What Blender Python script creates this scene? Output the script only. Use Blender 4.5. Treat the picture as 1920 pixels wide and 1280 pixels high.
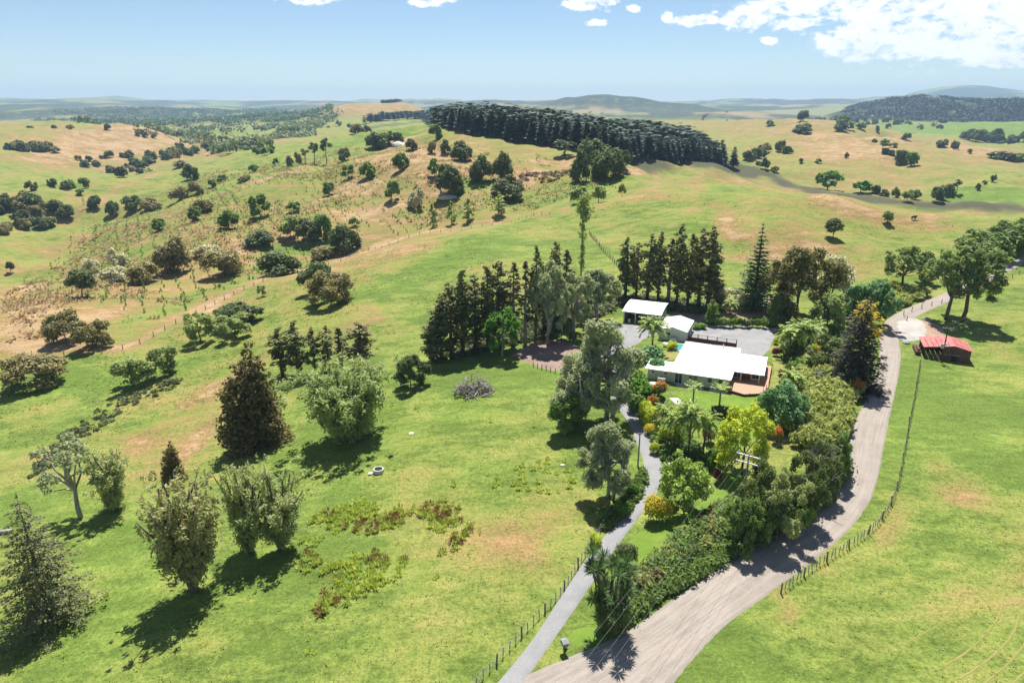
import bpy, bmesh, math, random
import numpy as np
from mathutils import Vector, Matrix
from mathutils.geometry import delaunay_2d_cdt

for o in list(bpy.data.objects):
    bpy.data.objects.remove(o)
scene = bpy.context.scene
col = scene.collection
R = math.radians

# ------------------------------------------------------------------ camera
CAM_H = 50.0
PITCH = R(19.13)
cam_data = bpy.data.cameras.new('camera')
cam = bpy.data.objects.new('camera', cam_data)
col.objects.link(cam)
cam.location = (0, 0, CAM_H)
cam.rotation_euler = (R(90) - PITCH, 0, 0)
cam_data.sensor_width = 36.0
cam_data.lens = 24.0
cam_data.clip_start = 0.5
cam_data.clip_end = 60000
scene.camera = cam

# ------------------------------------------------------------------ sun, sky, exposure
SUN_EL, SUN_AZ = R(63), R(4)          # azimuth measured from +Y towards +X
sun_data = bpy.data.lights.new('sun', 'SUN')
sun_data.energy = 5.0
sun_data.angle = R(0.53)
sun_data.color = (1.0, 0.965, 0.90)
sun = bpy.data.objects.new('sun', sun_data)
col.objects.link(sun)
sdir = Vector((math.sin(SUN_AZ) * math.cos(SUN_EL), math.cos(SUN_AZ) * math.cos(SUN_EL), math.sin(SUN_EL)))
sun.rotation_euler = sdir.to_track_quat('Z', 'Y').to_euler()
sun.location = (0, 0, 300)

scene.view_settings.view_transform = 'Standard'
scene.view_settings.look = 'None'
scene.view_settings.exposure = 0.92
scene.view_settings.gamma = 1.0
scene.view_settings.use_curve_mapping = False

# photo pixels (1920 x 1280) -> ray of the camera that took them
SP, CP, FPX = math.sin(PITCH), math.cos(PITCH), 1280.0
def ray(px, py):
    a = (np.asarray(px, float) - 960) / FPX
    b = (np.asarray(py, float) - 640) / FPX
    return a, CP - b * SP, -SP - b * CP

world = bpy.data.worlds.new('World')
scene.world = world
world.use_nodes = True
wn, wl = world.node_tree.nodes, world.node_tree.links
wn.clear()
def build_world():
    out = wn.new('ShaderNodeOutputWorld')
    sky = wn.new('ShaderNodeTexSky')
    sky.sky_type = 'NISHITA'
    sky.sun_disc = False
    sky.sun_elevation = SUN_EL
    sky.sun_rotation = SUN_AZ
    sky.altitude = 80
    sky.air_density = 0.9
    sky.dust_density = 0.0
    sky.ozone_density = 3.5
    bg = wn.new('ShaderNodeBackground'); bg.inputs[1].default_value = 0.060
    wl.new(sky.outputs[0], bg.inputs[0])
    tc = wn.new('ShaderNodeTexCoord')
    sep = wn.new('ShaderNodeSeparateXYZ'); wl.new(tc.outputs['Generated'], sep.inputs[0])
    def M(op, a, b=None, c=None):
        n = wn.new('ShaderNodeMath'); n.operation = op
        for i, v in enumerate((a, b, c)):
            if v is None: continue
            if isinstance(v, (int, float)): n.inputs[i].default_value = v
            else: wl.new(v, n.inputs[i])
        return n.outputs[0]
    az = M('ARCTAN2', sep.outputs[0], sep.outputs[1])
    el = M('ARCSINE', sep.outputs[2])
    cmb = wn.new('ShaderNodeCombineXYZ')
    wl.new(az, cmb.inputs[0]); wl.new(M('MULTIPLY', el, 1.7), cmb.inputs[1])
    def noise(scale, detail, off, rough=0.6):
        mp = wn.new('ShaderNodeVectorMath'); mp.operation = 'ADD'
        wl.new(cmb.outputs[0], mp.inputs[0]); mp.inputs[1].default_value = off
        n = wn.new('ShaderNodeTexNoise'); n.inputs['Scale'].default_value = scale
        n.inputs['Detail'].default_value = detail; n.inputs['Roughness'].default_value = rough
        wl.new(mp.outputs[0], n.inputs['Vector'])
        return n
    n1 = noise(26, 6, (0, 0, 0)); n2 = noise(60, 7, (3, 1, 0), 0.62)
    sp = wn.new('ShaderNodeSeparateXYZ'); wl.new(n1.outputs['Color'], sp.inputs[0])
    azd = M('ADD', az, M('MULTIPLY', M('SUBTRACT', sp.outputs[0], 0.5), 0.030))
    eld = M('ADD', el, M('MULTIPLY', M('SUBTRACT', sp.outputs[1], 0.5), 0.016))
    clouds = [(1622, 82, 80, 30), (1690, 28, 110, 42), (1770, 45, 120, 55), (1870, 30, 120, 60), (1850, 85, 110, 26),
              (1905, 112, 70, 14), (1400, 30, 52, 24), (1308, 39, 44, 10), (1500, 6, 100, 22), (1250, 33, 15, 11),
              (1120, 43, 18, 6), (1108, 4, 52, 15), (800, 1, 50, 12), (575, -2, 62, 11), (1448, 76, 12, 6),
              (1478, 46, 34, 12), (1190, 16, 12, 7), (1530, 40, 40, 8), (1760, 96, 90, 12), (1960, 70, 60, 40)]
    acc = None
    for px, py, rx, ry in clouds:
        a, y, z = ray(px, py)
        ca, ce = math.atan2(a, y), math.atan2(z, math.hypot(a, y))
        k = 1.0 / FPX
        u = M('MULTIPLY', M('SUBTRACT', azd, ca), 1 / (rx * k * 1.12))
        v0 = M('SUBTRACT', eld, ce)
        v = M('MULTIPLY', M('MINIMUM', v0, M('MULTIPLY', v0, 1.0)), 1 / (ry * k * 1.12))
        d = M('SUBTRACT', 1.0, M('SQRT', M('ADD', M('MULTIPLY', u, u), M('MULTIPLY', v, v))))
        acc = d if acc is None else M('MAXIMUM', acc, d)
    # the same broken cumulus goes on over the rest of the sky, higher than the frame reaches
    n3 = noise(5.0, 8, (7, 2, 0), 0.58)
    fade = wn.new('ShaderNodeMapRange'); fade.inputs[1].default_value = R(8.2); fade.inputs[2].default_value = R(12)
    wl.new(el, fade.inputs[0])
    hi = M('MULTIPLY', M('MULTIPLY', M('SUBTRACT', n3.outputs[0], 0.55), 6.0), fade.outputs[0])
    hi = M('SUBTRACT', hi, M('MULTIPLY', M('SUBTRACT', 1.0, fade.outputs[0]), 3.0))
    acc = M('MAXIMUM', acc, M('MINIMUM', hi, 0.8))
    dens = M('ADD', M('MINIMUM', acc, 0.42), M('ADD', M('MULTIPLY', M('SUBTRACT', n2.outputs[0], 0.54), 1.5), M('MULTIPLY', M('SUBTRACT', n1.outputs[0], 0.5), 1.1)))
    mr = wn.new('ShaderNodeMapRange'); mr.interpolation_type = 'SMOOTHSTEP'
    mr.inputs[1].default_value = 0.02; mr.inputs[2].default_value = 0.42; mr.inputs[4].default_value = 0.93
    wl.new(dens, mr.inputs[0])
    cr = wn.new('ShaderNodeMapRange'); cr.inputs[1].default_value = 0.25; cr.inputs[2].default_value = 1.0
    cr.inputs[3].default_value = 0.72; cr.inputs[4].default_value = 0.58
    wl.new(M('ADD', M('MINIMUM', acc, .6), M('MULTIPLY', M('SUBTRACT', n2.outputs[0], 0.5), 1.6)), cr.inputs[0])
    cb = wn.new('ShaderNodeBackground'); cb.inputs[0].default_value = (0.98, 0.985, 1.0, 1)
    wl.new(cr.outputs[0], cb.inputs[1])
    mix = wn.new('ShaderNodeMixShader')
    wl.new(mr.outputs[0], mix.inputs[0]); wl.new(bg.outputs[0], mix.inputs[1]); wl.new(cb.outputs[0], mix.inputs[2])
    wl.new(mix.outputs[0], out.inputs[0])
build_world()
world.cycles.sampling_method = 'MANUAL'
world.cycles.sample_map_resolution = 256

scene.render.engine = 'CYCLES'
scene.cycles.use_denoising = True
scene.cycles.max_bounces = 5
scene.cycles.diffuse_bounces = 3
scene.cycles.glossy_bounces = 2
scene.cycles.transmission_bounces = 3
scene.cycles.volume_bounces = 0
scene.cycles.transparent_max_bounces = 6
scene.cycles.caustics_reflective = False
scene.cycles.caustics_refractive = False

# ------------------------------------------------------------------ noise and terrain height
_rg = np.random.default_rng(11)
_tab = _rg.random((256, 256))
def vnoise(x, y):
    xi, yi = np.floor(x).astype(int), np.floor(y).astype(int)
    fx, fy = x - xi, y - yi
    fx = fx * fx * fx * (fx * (fx * 6 - 15) + 10); fy = fy * fy * fy * (fy * (fy * 6 - 15) + 10)
    a, b = xi & 255, yi & 255
    a1, b1 = (xi + 1) & 255, (yi + 1) & 255
    return (_tab[a, b] * (1 - fx) + _tab[a1, b] * fx) * (1 - fy) + (_tab[a, b1] * (1 - fx) + _tab[a1, b1] * fx) * fy
def fbm(x, y, o=4):
    s, amp, tot = 0, 1.0, 0
    for i in range(o):
        s = s + amp * vnoise(x * 2 ** i + 17.3 * i, y * 2 ** i + 5.1 * i); tot += amp; amp *= 0.5
    return s / tot - 0.5
def sstep(a, b, x):
    t = np.clip((x - a) / (b - a), 0, 1); return t * t * (3 - 2 * t)

# control points: photo pixel, height of the ground there, dryness of its grass
CT = [
 (0,1280,-5,.12),(400,1280,-2,.15),(960,1280,-.5,.1),(1300,1280,0,.1),(1920,1280,-1,.25),(1600,1280,-.5,.2),
 (0,1000,-8,.18),(300,1000,-5,.2),(700,1000,-1.6,.25),(1000,1000,-.6,.4),(1150,1000,0,.1),(1500,950,0,.1),(1920,1000,-1,.2),(1700,1080,-.4,.15),
 (0,850,-12,.35),(300,850,-8.5,.55),(600,850,-3,.12),(900,850,-.6,.15),(1200,850,0,.1),(1620,800,.3,.1),(1920,800,0,.18),
 (0,725,-13,.15),(250,725,-11.5,.2),(400,740,-9.5,.6),(480,720,-8,.5),(700,700,-4,.2),(900,710,-.8,.12),(1100,680,0,.1),(1300,700,0,.1),(1480,680,0,.1),(1680,690,0,.1),(1900,690,-1,.22),
 (0,640,-13,.75),(250,650,-12,.5),(450,612,-8.5,.35),(650,610,-4.5,.45),(850,620,-1.8,.2),(1000,640,-.3,.1),(1200,620,.2,.1),(1400,600,.3,.1),(1700,600,.6,.15),(1900,600,0,.15),
 (0,540,-17,.6),(200,540,-13,.55),(400,545,-9.5,.5),(600,540,-4.5,.3),(800,530,-.5,.12),(1000,520,1,.2),(1200,520,2.5,.25),(1500,500,3,.4),(1760,540,1.5,.3),(1920,490,2,.3),
 (640,486,-1.0,.8),(800,436,2.5,.7),(1040,398,7,.5),(930,450,3,.15),(1250,440,8,.3),(1500,430,9,.45),(1720,440,5.5,.4),
 (150,480,-24,.5),(400,470,-13,.5),(560,455,-11,.45),(700,415,-6,.6),(900,400,1,.35),(1100,362,8,.35),(1350,320,22,.6),(1190,320,15,.55),(1500,342,17,.5),(1700,382,10,.5),(1900,402,6,.45),(500,500,-14,.5),(620,468,-12,.5),(720,440,-9,.6),(820,420,-5,.6),(940,400,0,.5),
 (0,450,-28,.4),(200,405,-28,.45),(350,385,-11,.4),(500,355,-2,.45),(650,332,6,.6),(800,322,13,.7),(960,315,16,.6),(1090,305,18,.6),
 (250,332,-34,.55),(380,292,-34,.6),(480,290,-8,.35),(600,292,5,.3),(700,255,19,.3),(770,262,20,.6),(830,250,26,.5),(1000,278,20,.5),(1100,292,16,.5),
 (0,352,-16,.4),(100,332,-14,.45),(0,232,18,.6),(150,228,16,.6),(300,246,6,.7),(390,263,-6,.7),(200,272,-5,.9),(60,292,-10,.5),(350,285,-18,.8),
 (300,226,-6,.3),(500,231,-2,.4),(640,241,0,.4),(550,262,-12,.5),(440,275,-26,.5),(60,212,4,.6),(700,226,10,.4),(620,222,8,.4),
 (1385,311,-3,.4),(1280,303,4,.6),
 (1550,332,-14,.55),(1700,332,-13,.55),(1850,345,-15,.3),(1910,305,-17,.4),(1600,272,2,.7),(1480,252,10,.6),(1400,223,20,.6),(1330,247,3,.5),(1450,300,-8,.5),(1700,272,-4,.6),(1800,275,-8,.75),(1640,242,6,.6),(1560,250,9,.75),
 (1800,243,-20,.1),(1910,248,-20,.1),(1700,235,-16,.3),(1300,212,4,.5),(1500,208,0,.4),(1790,232,-22,.1),(1910,230,-22,.1),
]
# ground behind crests, given by bearing (pixel column), distance and height
CB = [(1350,425,-4,.5),(1500,405,-14,.5),(1600,395,-15,.5),(1700,385,-16,.5),(1900,395,-16,.3),(1350,490,-8,.5),(1500,490,-18,.5),(1700,480,-18,.5),(1240,490,2,.5),(1290,800,0,.3),(1200,900,9,.3),(1050,940,17,.3),(860,940,24,.3),(1385,720,-6,.3),
      (1290,1150,-10,.3),(1200,1350,-2,.3),(860,1450,4,.3),(1050,1450,0,.3),(1350,350,17,.6),(1400,1900,-8,.4),(150,1900,-12,.3),(0,2000,-10,.3),(1640,1500,-14,.4),(300,1700,-14,.3)]
_cp = []
for px, py, z, d in CT:
    a, y, zz = ray(px, py); t = (z - CAM_H) / zz
    _cp.append((a * t, y * t, z, d))
for px, r, z, d in CB:
    a = (px - 960) / FPX; L = math.hypot(a, 1.0)
    _cp.append((a / L * r, r / L, z, d))
_cp = np.array(_cp)
def warp(x, y):
    r = np.hypot(x, y); th = np.arctan2(x, y)
    th = np.clip(th, -0.78, 0.78)
    return 1.35 * th, np.log(np.clip(r, 42, 2600))
_cw = np.stack(warp(_cp[:, 0], _cp[:, 1]), 1)
def _mq(d2): return np.sqrt(d2 + 0.05 ** 2)
_A = _mq(((_cw[:, None, :] - _cw[None]) ** 2).sum(-1)) - np.eye(len(_cw)) * 0.004
_n = len(_cw)
_AA = np.block([[_A, np.ones((_n, 1))], [np.ones((1, _n)), np.zeros((1, 1))]])
_wz = np.linalg.solve(_AA, np.append(_cp[:, 2], 0))
_wd = np.linalg.solve(_AA, np.append(_cp[:, 3], 0))
def rbf(x, y, w):
    u, v = warp(x, y); s = np.full(u.shape, w[-1])
    for i in range(_n):
        s += w[i] * _mq((u - _cw[i, 0]) ** 2 + (v - _cw[i, 1]) ** 2)
    return s
def bump(x, y, px, r, sx, sy, h):
    a = (px - 960) / FPX; L = math.hypot(a, 1.0); cx, cy = a / L * r, r / L
    ex, ey = cy / r, -cx / r
    u = (x - cx) * ex + (y - cy) * ey; v = (x - cx) * (cx / r) + (y - cy) * (cy / r)
    return h * np.exp(-0.5 * ((u / sx) ** 2 + (v / sy) ** 2))
def Hf(x, y):
    x = np.asarray(x, float); y = np.asarray(y, float)
    sh = x.shape; x = x.ravel(); y = y.ravel()
    r = np.hypot(x, y)
    z = rbf(x, y, _wz)
    yard = np.exp(-(((x - 45) / 55) ** 2 + ((y - 125) / 60) ** 2) ** 2)
    calm = 1 - 0.85 * yard
    z = z + calm * (fbm(x / 26, y / 26, 3) * 1.2 * sstep(40, 120, r) + fbm(x / 48 + 2, y / 48 + 6, 4) * 4.5 * sstep(130, 300, r) + fbm(x / 85 + 9, y / 85, 3) * 5.0 * sstep(90, 260, r))
    rid = np.abs(fbm(x / 120 + 14, y / 120 + 3, 4)) * 2
    z = z + calm * (fbm(x / 38 + 5, y / 38 + 8, 3) * 2.2 - np.abs(fbm(x / 62 + 8, y / 62, 3)) * 7 + 1.4) * sstep(150, 280, r) * (1 - sstep(900, 1500, r))
    z = z - calm * (0.28 - rid) * -18 * sstep(170, 420, r) * (1 - sstep(1500, 2500, r)) - 2.2 * sstep(170, 420, r)
    z = z + fbm(x / 190 + 3, y / 190, 4) * 14 * sstep(420, 1100, r)
    f = sstep(1500, 3000, r)
    far = -18 + 115 * fbm(x / 800 + 2.3, y / 900, 5) + 95 * sstep(2600, 7000, r) * (fbm(x / 1700, y / 1700 + 4, 5) + .12) + sstep(3500, 11000, r) * 78
    far = far + sstep(5000, 12000, r) * 170 * (fbm(x / 1500 + 7, y / 1500, 5))
    z = z * (1 - f) + far * f
    z = z + bump(x, y, 690, 2350, 95, 150, 44) + bump(x, y, 778, 2350, 65, 140, 40) + bump(x, y, 640, 2300, 90, 140, 14)
    z = z + bump(x, y, 1080, 5200, 330, 300, 85) + bump(x, y, 1200, 5300, 330, 300, 70)
    # wooded range on the right and the blue hills behind it
    z = z + (bump(x, y, 1640, 3350, 150, 260, 46) + bump(x, y, 1750, 3300, 200, 300, 42) + bump(x, y, 1880, 3300, 260, 300, 46)
             + bump(x, y, 2080, 3400, 320, 320, 54) + bump(x, y, 1560, 3450, 130, 240, 34)) * (1 + 0.35 * fbm(x / 180, y / 180, 4))
    z = z + bump(x, y, 1740, 11500, 420, 700, 90) + bump(x, y, 1650, 11000, 900, 900, 60) + bump(x, y, 1900, 12000, 1100, 900, 110)
    return z.reshape(sh)
def Dry(x, y): return rbf(np.asarray(x, float), np.asarray(y, float), _wd)

# coarse-to-fine intersection of camera rays with the ground
_ts = np.exp(np.linspace(math.log(45), math.log(6000), 620))
def cast(px, py):
    px = np.atleast_1d(np.asarray(px, float)); py = np.atleast_1d(np.asarray(py, float))
    dx, dy, dz = ray(px, py)
    T = _ts[None, :]
    below = (CAM_H + dz[:, None] * T) < Hf(dx[:, None] * T, dy[:, None] * T)
    i = np.argmax(below, 1); i = np.where(below.any(1), np.maximum(i, 1), len(_ts) - 1)
    lo, hi = _ts[i - 1], _ts[i]
    for _ in range(18):
        m = (lo + hi) / 2
        b = (CAM_H + dz * m) < Hf(dx * m, dy * m)
        hi = np.where(b, m, hi); lo = np.where(b, lo, m)
    t = (lo + hi) / 2
    return np.stack([dx * t, dy * t, CAM_H + dz * t], 1), t
def P2(pts):
    p, t = cast([q[0] for q in pts], [q[1] for q in pts]); return p[:, :2]

# ------------------------------------------------------------------ mesh helpers
def mesh_from(name, v, f, smooth=False):
    v = np.asarray(v, np.float32); me = bpy.data.meshes.new(name)
    if isinstance(f, np.ndarray):
        k = f.shape[1]
        me.vertices.add(len(v)); me.vertices.foreach_set('co', v.ravel())
        me.loops.add(f.size); me.loops.foreach_set('vertex_index', f.astype(np.int32).ravel())
        me.polygons.add(len(f)); me.polygons.foreach_set('loop_start', np.arange(0, f.size, k, dtype=np.int32))
        me.polygons.foreach_set('loop_total', np.full(len(f), k, np.int32))
        me.update(calc_edges=True)
    else:
        me.from_pydata([tuple(p) for p in v], [], f); me.update()
    if smooth: me.polygons.foreach_set('use_smooth', np.ones(len(me.polygons), bool))
    return me
def link(name, me, mat=None, parent=None, loc=None, rot=None, scale=None):
    o = bpy.data.objects.new(name, me); col.objects.link(o)
    if mat is not None and me is not None and len(me.materials) == 0: me.materials.append(mat)
    if parent is not None: o.parent = parent
    if loc is not None: o.location = loc
    if rot is not None: o.rotation_euler = rot if hasattr(rot, '__len__') else (0, 0, rot)
    if scale is not None: o.scale = scale
    return o
def tag(o, label=None, cat=None, group=None, kind=None):
    if label: o['label'] = label
    if cat: o['category'] = cat
    if group: o['group'] = group
    if kind: o['kind'] = kind
    return o
def empty(name, loc, rz=0, label=None, cat=None, group=None):
    o = bpy.data.objects.new(name, None); col.objects.link(o); o.location = loc; o.rotation_euler = (0, 0, rz)
    o.empty_display_size = 0.3
    return tag(o, label, cat, group)
class MB:
    def __init__(s): s.v, s.f = [], []
    def add(s, v, f):
        n = len(s.v); s.v += [tuple(map(float, p)) for p in v]; s.f += [tuple(i + n for i in q) for q in f]; return s
    def box(s, x0, x1, y0, y1, z0, z1):
        return s.add([(x0,y0,z0),(x1,y0,z0),(x1,y1,z0),(x0,y1,z0),(x0,y0,z1),(x1,y0,z1),(x1,y1,z1),(x0,y1,z1)],
                     [(0,3,2,1),(4,5,6,7),(0,1,5,4),(1,2,6,5),(2,3,7,6),(3,0,4,7)])
    def poly_slab(s, top, th):
        n = len(top); v = list(top) + [(p[0], p[1], p[2] - th) for p in top]
        return s.add(v, [tuple(range(n)), tuple(range(2*n-1, n-1, -1))] + [(i, i+n, (i+1) % n + n, (i+1) % n) for i in range(n)])
    def tube(s, pts, rad, k=6):
        v, f = tube_arrays(pts, rad, k); return s.add(v, [tuple(q) for q in f])
    def build(s, name, mat, parent=None, loc=None, rot=None, smooth=False):
        return link(name, mesh_from(name, s.v, s.f, smooth), mat, parent, loc, rot)
def tube_arrays(pts, rad, k=6):
    pts = np.asarray(pts, float); n = len(pts)
    rad = np.broadcast_to(np.asarray(rad, float), (n,))
    d = np.gradient(pts, axis=0); d /= np.linalg.norm(d, axis=1, keepdims=True) + 1e-9
    ref = np.array([0, 0, 1.0]) if abs(d[:, 2]).mean() < 0.8 else np.array([1.0, 0, 0])
    u = np.cross(d, ref); u /= np.linalg.norm(u, axis=1, keepdims=True) + 1e-9
    w = np.cross(d, u)
    a = np.linspace(0, 2 * math.pi, k, endpoint=False)
    v = (pts[:, None] + rad[:, None, None] * (np.cos(a)[None, :, None] * u[:, None] + np.sin(a)[None, :, None] * w[:, None])).reshape(-1, 3)
    f = []
    for i in range(n - 1):
        for j in range(k):
            f.append((i*k+j, i*k+(j+1) % k, (i+1)*k+(j+1) % k, (i+1)*k+j))
    # closing caps as fans of quads would cost more; a pinched end closes the tip
    v = np.vstack([v, pts[:1], pts[-1:]]); c0, c1 = len(v) - 2, len(v) - 1
    for j in range(0, k, 2):
        f.append((c0, (j+2) % k, j+1, j)); f.append((c1, (n-1)*k+j, (n-1)*k+j+1, (n-1)*k+(j+2) % k))
    return v, f

# ------------------------------------------------------------------ materials
def nodes(name):
    m = bpy.data.materials.new(name); m.use_nodes = True
    nt = m.node_tree; nt.nodes.clear()
    out = nt.nodes.new('ShaderNodeOutputMaterial')
    return m, nt, out
class NB:
    def __init__(s, nt): s.nt = nt
    def n(s, t, **kw):
        n = s.nt.nodes.new(t)
        for k, v in kw.items():
            if k.startswith('_'): setattr(n, k[1:], v)
            else: s.set(n, k, v)
        return n
    def set(s, n, k, v):
        i = n.inputs[int(k[1:])] if k[0] == 'i' and k[1:].isdigit() else n.inputs[k.replace('_', ' ')]
        if hasattr(v, 'is_output'): s.nt.links.new(v, i)
        else: i.default_value = v
    def noise(s, vec, scale, detail=4, rough=0.55, out=0):
        n = s.n('ShaderNodeTexNoise', Scale=scale, Detail=detail, Roughness=rough)
        if vec is not None: s.nt.links.new(vec, n.inputs['Vector'])
        return n.outputs[out]
    def ramp(s, fac, a, b):
        n = s.n('ShaderNodeMapRange', _clamp=True, _interpolation_type='SMOOTHSTEP', i0=fac, i1=a, i2=b); return n.outputs[0]
    def math(s, op, a, b=0.0, clamp=False):
        n = s.n('ShaderNodeMath', _operation=op, _use_clamp=clamp); s.set(n, 'i0', a); s.set(n, 'i1', b); return n.outputs[0]
    def mix(s, fac, a, b, mode='MIX'):
        n = s.n('ShaderNodeMix', _data_type='RGBA', _blend_type=mode)
        s.set(n, 'i0', fac)
        for i, v in ((6, a), (7, b)):
            if hasattr(v, 'is_output'): s.nt.links.new(v, n.inputs[i])
            else: n.inputs[i].default_value = (*v, 1) if len(v) == 3 else v
        return n.outputs[2]
    def link(s, a, b): s.nt.links.new(a, b)
def c3(c): return (c[0], c[1], c[2], 1)
MATS = {}
def leafmat(name, c1, c2, trans=0.3, tcol=None, rough=0.6, nscale=0.5):
    m, nt, out = nodes(name); b = NB(nt)
    geo = b.n('ShaderNodeNewGeometry'); oi = b.n('ShaderNodeObjectInfo')
    big = b.noise(geo.outputs['Position'], nscale, 2)
    f = b.math('ADD', b.math('MULTIPLY', geo.outputs['Random Per Island'], 0.55), b.math('MULTIPLY', b.math('SUBTRACT', big, 0.5), 1.3))
    f = b.math('ADD', f, b.math('MULTIPLY', oi.outputs['Random'], 0.35), True)
    c = b.mix(f, c1, c2)
    bs = b.n('ShaderNodeBsdfPrincipled', Roughness=rough)
    bs.inputs['Specular IOR Level'].default_value = 0.25
    b.link(c, bs.inputs['Base Color'])
    tr = b.n('ShaderNodeBsdfTranslucent')
    tc = b.mix(0.5, c, tcol or (c2[0] * 1.5, c2[1] * 1.6, c2[2]))
    b.link(tc, tr.inputs[0])
    mx = b.n('ShaderNodeMixShader', i0=trans)
    b.link(bs.outputs[0], mx.inputs[1]); b.link(tr.outputs[0], mx.inputs[2]); b.link(mx.outputs[0], out.inputs[0])
    MATS[name] = m; return m
def plainmat(name, c1, c2, scale=2.0, rough=0.8, metal=0.0, bumps=0.0, spec=0.3, detail=5, stretch=None):
    m, nt, out = nodes(name); b = NB(nt)
    tc = b.n('ShaderNodeTexCoord'); v = tc.outputs['Object']
    if stretch:
        mp = b.n('ShaderNodeMapping'); mp.inputs['Scale'].default_value = stretch; b.link(v, mp.inputs[0]); v = mp.outputs[0]
    n = b.noise(v, scale, detail, 0.6)
    c = b.mix(b.ramp(n, 0.3, 0.7), c1, c2)
    bs = b.n('ShaderNodeBsdfPrincipled', Roughness=rough, Metallic=metal)
    bs.inputs['Specular IOR Level'].default_value = spec
    b.link(c, bs.inputs['Base Color'])
    if bumps:
        bp = b.n('ShaderNodeBump', Strength=1.0, Distance=bumps); b.link(n, bp.inputs['Height']); b.link(bp.outputs[0], bs.inputs['Normal'])
    b.link(bs.outputs[0], out.inputs[0]); MATS[name] = m; return m

# ------------------------------------------------------------------ ground sheet
def seg_dist(x, y, pts):
    best = np.full(x.shape, 1e9)
    for (ax, ay), (bx, by) in zip(pts[:-1], pts[1:]):
        dx, dy = bx - ax, by - ay; L = dx * dx + dy * dy + 1e-9
        t = np.clip(((x - ax) * dx + (y - ay) * dy) / L, 0, 1)
        best = np.minimum(best, np.hypot(x - ax - t * dx, y - ay - t * dy))
    return best
def in_poly(x, y, poly):
    ins = np.zeros(x.shape, bool); n = len(poly); j = n - 1
    for i in range(n):
        xi, yi = poly[i]; xj, yj = poly[j]
        c = ((yi > y) != (yj > y)) & (x < (xj - xi) * (y - yi) / (yj - yi + 1e-12) + xi)
        ins ^= c; j = i
    return ins
# worn or dry strips, lush strips: photo polyline, width in metres, amount
DRY = [
 ([(20,642),(120,655),(230,652),(330,602),(420,556),(480,530),(560,505),(640,486),(720,458),(800,434),(920,412),(1040,399)], 3.6, .75),
 ([(0,575),(90,590),(170,600),(230,570)], 5, .6), ([(0,615),(70,620),(130,645)], 6, .55),
 ([(230,545),(300,512),(360,492)], 3, .6), ([(60,540),(120,515),(180,490)], 5, .5),
 ([(100,470),(170,440),(260,425),(330,395),(360,388)], 6, .5), ([(120,415),(180,385),(250,345),(320,318)], 5, .75),
 ([(330,500),(430,480),(470,455),(570,440)], 7, .4), ([(290,440),(400,430),(480,415)], 6, .35),
 ([(420,365),(480,342),(560,318)], 11, .55), ([(560,388),(640,362),(700,345),(760,312),(810,288)], 15, .6),
 ([(600,405),(700,398),(780,380),(830,345),(880,300)], 9, .55), ([(960,345),(1020,325),(1080,318)], 11, .6),
 ([(700,300),(745,262),(770,270),(800,300)], 15, .6), ([(985,300),(1040,303),(1100,312)], 7, .9), ([(1120,320),(1190,322),(1230,330)], 4, .8),
 ([(110,296),(200,272),(300,262),(385,262)], 55, .75), ([(400,288),(500,270),(590,254)], 12, .7), ([(200,250),(330,252)], 30, .3),
 ([(240,850),(330,780),(420,715),(520,655),(600,625),(700,600)], 3.5, .4), ([(330,880),(380,810),(420,770)], 3, .45), ([(60,800),(150,815),(240,820)], 3, .3),
 ([(960,985),(1010,950),(1040,930)], 4, .55), ([(940,1040),(1040,1070)], 1.6, .35), ([(700,990),(790,965),(860,930)], 3, .25),
 ([(1330,395),(1400,452),(1480,500),(1540,480)], 8, .4), ([(1400,465),(1480,470),(1600,510),(1620,520)], 5, .45), ([(1200,372),(1330,340),(1480,350),(1600,385),(1700,405)], 12, .35),
 ([(1560,380),(1700,410),(1850,400)], 9, .3), ([(1500,455),(1600,470)], 5, .4), ([(1345,380),(1365,430),(1390,480)], 3, .35),
 ([(1700,260),(1640,262),(1590,290)], 40, .35), ([(1820,285),(1790,265),(1850,300)], 40, .45), ([(1530,250),(1570,265),(1600,290)], 30, .35),
 ([(1740,860),(1800,900),(1790,930)], 3.5, .45), ([(1690,930),(1660,1010)], 1.4, .4), ([(1860,640),(1910,680)], 4, .3),
 ([(1820,1120),(1880,1100),(1920,1130)], 5, .2), ([(1390,935),(1290,1010),(1190,1075)], .9, .5), ([(1465,1110),(1490,1140),(1480,1160)], 1.3, .6), ([(1545,1065),(1560,1080)], 1, .5),
]
LUSH = [
 ([(690,545),(780,520),(880,478),(920,455)], 9, .5), ([(0,745),(120,720),(250,715),(330,690)], 5, .5), ([(560,900),(640,850),(760,800),(900,760)], 9, .25),
 ([(0,960),(200,980),(260,1080)], 7, .35), ([(150,1180),(300,1120),(420,1080)], 6, .3), ([(1330,335),(1350,380),(1300,430)], 6, .25),
 ([(1690,860),(1700,780),(1715,700)], 3, .5), ([(1850,720),(1800,800),(1900,850)], 12, .2), ([(200,500),(260,470),(300,480)], 5, .5), ([(500,470),(560,470),(620,460)], 5, .5),
 ([(330,580),(400,540),(480,520)], 4, .45), ([(250,600),(300,580)], 5, .45), ([(640,270),(700,250),(760,240)], 30, .3), ([(870,350),(940,340)], 8, .5), ([(1010,385),(1110,350),(1170,335)], 5, .5), ([(760,400),(850,370),(900,345)], 6, .35),
 ([(1800,372),(1910,365),(1925,380)], 22, .9), ([(1790,247),(1920,247)], 120, .8), ([(1780,236),(1920,236)], 200, .6), ([(800,700),(900,690),(1000,720)], 7, .3),
]
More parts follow.
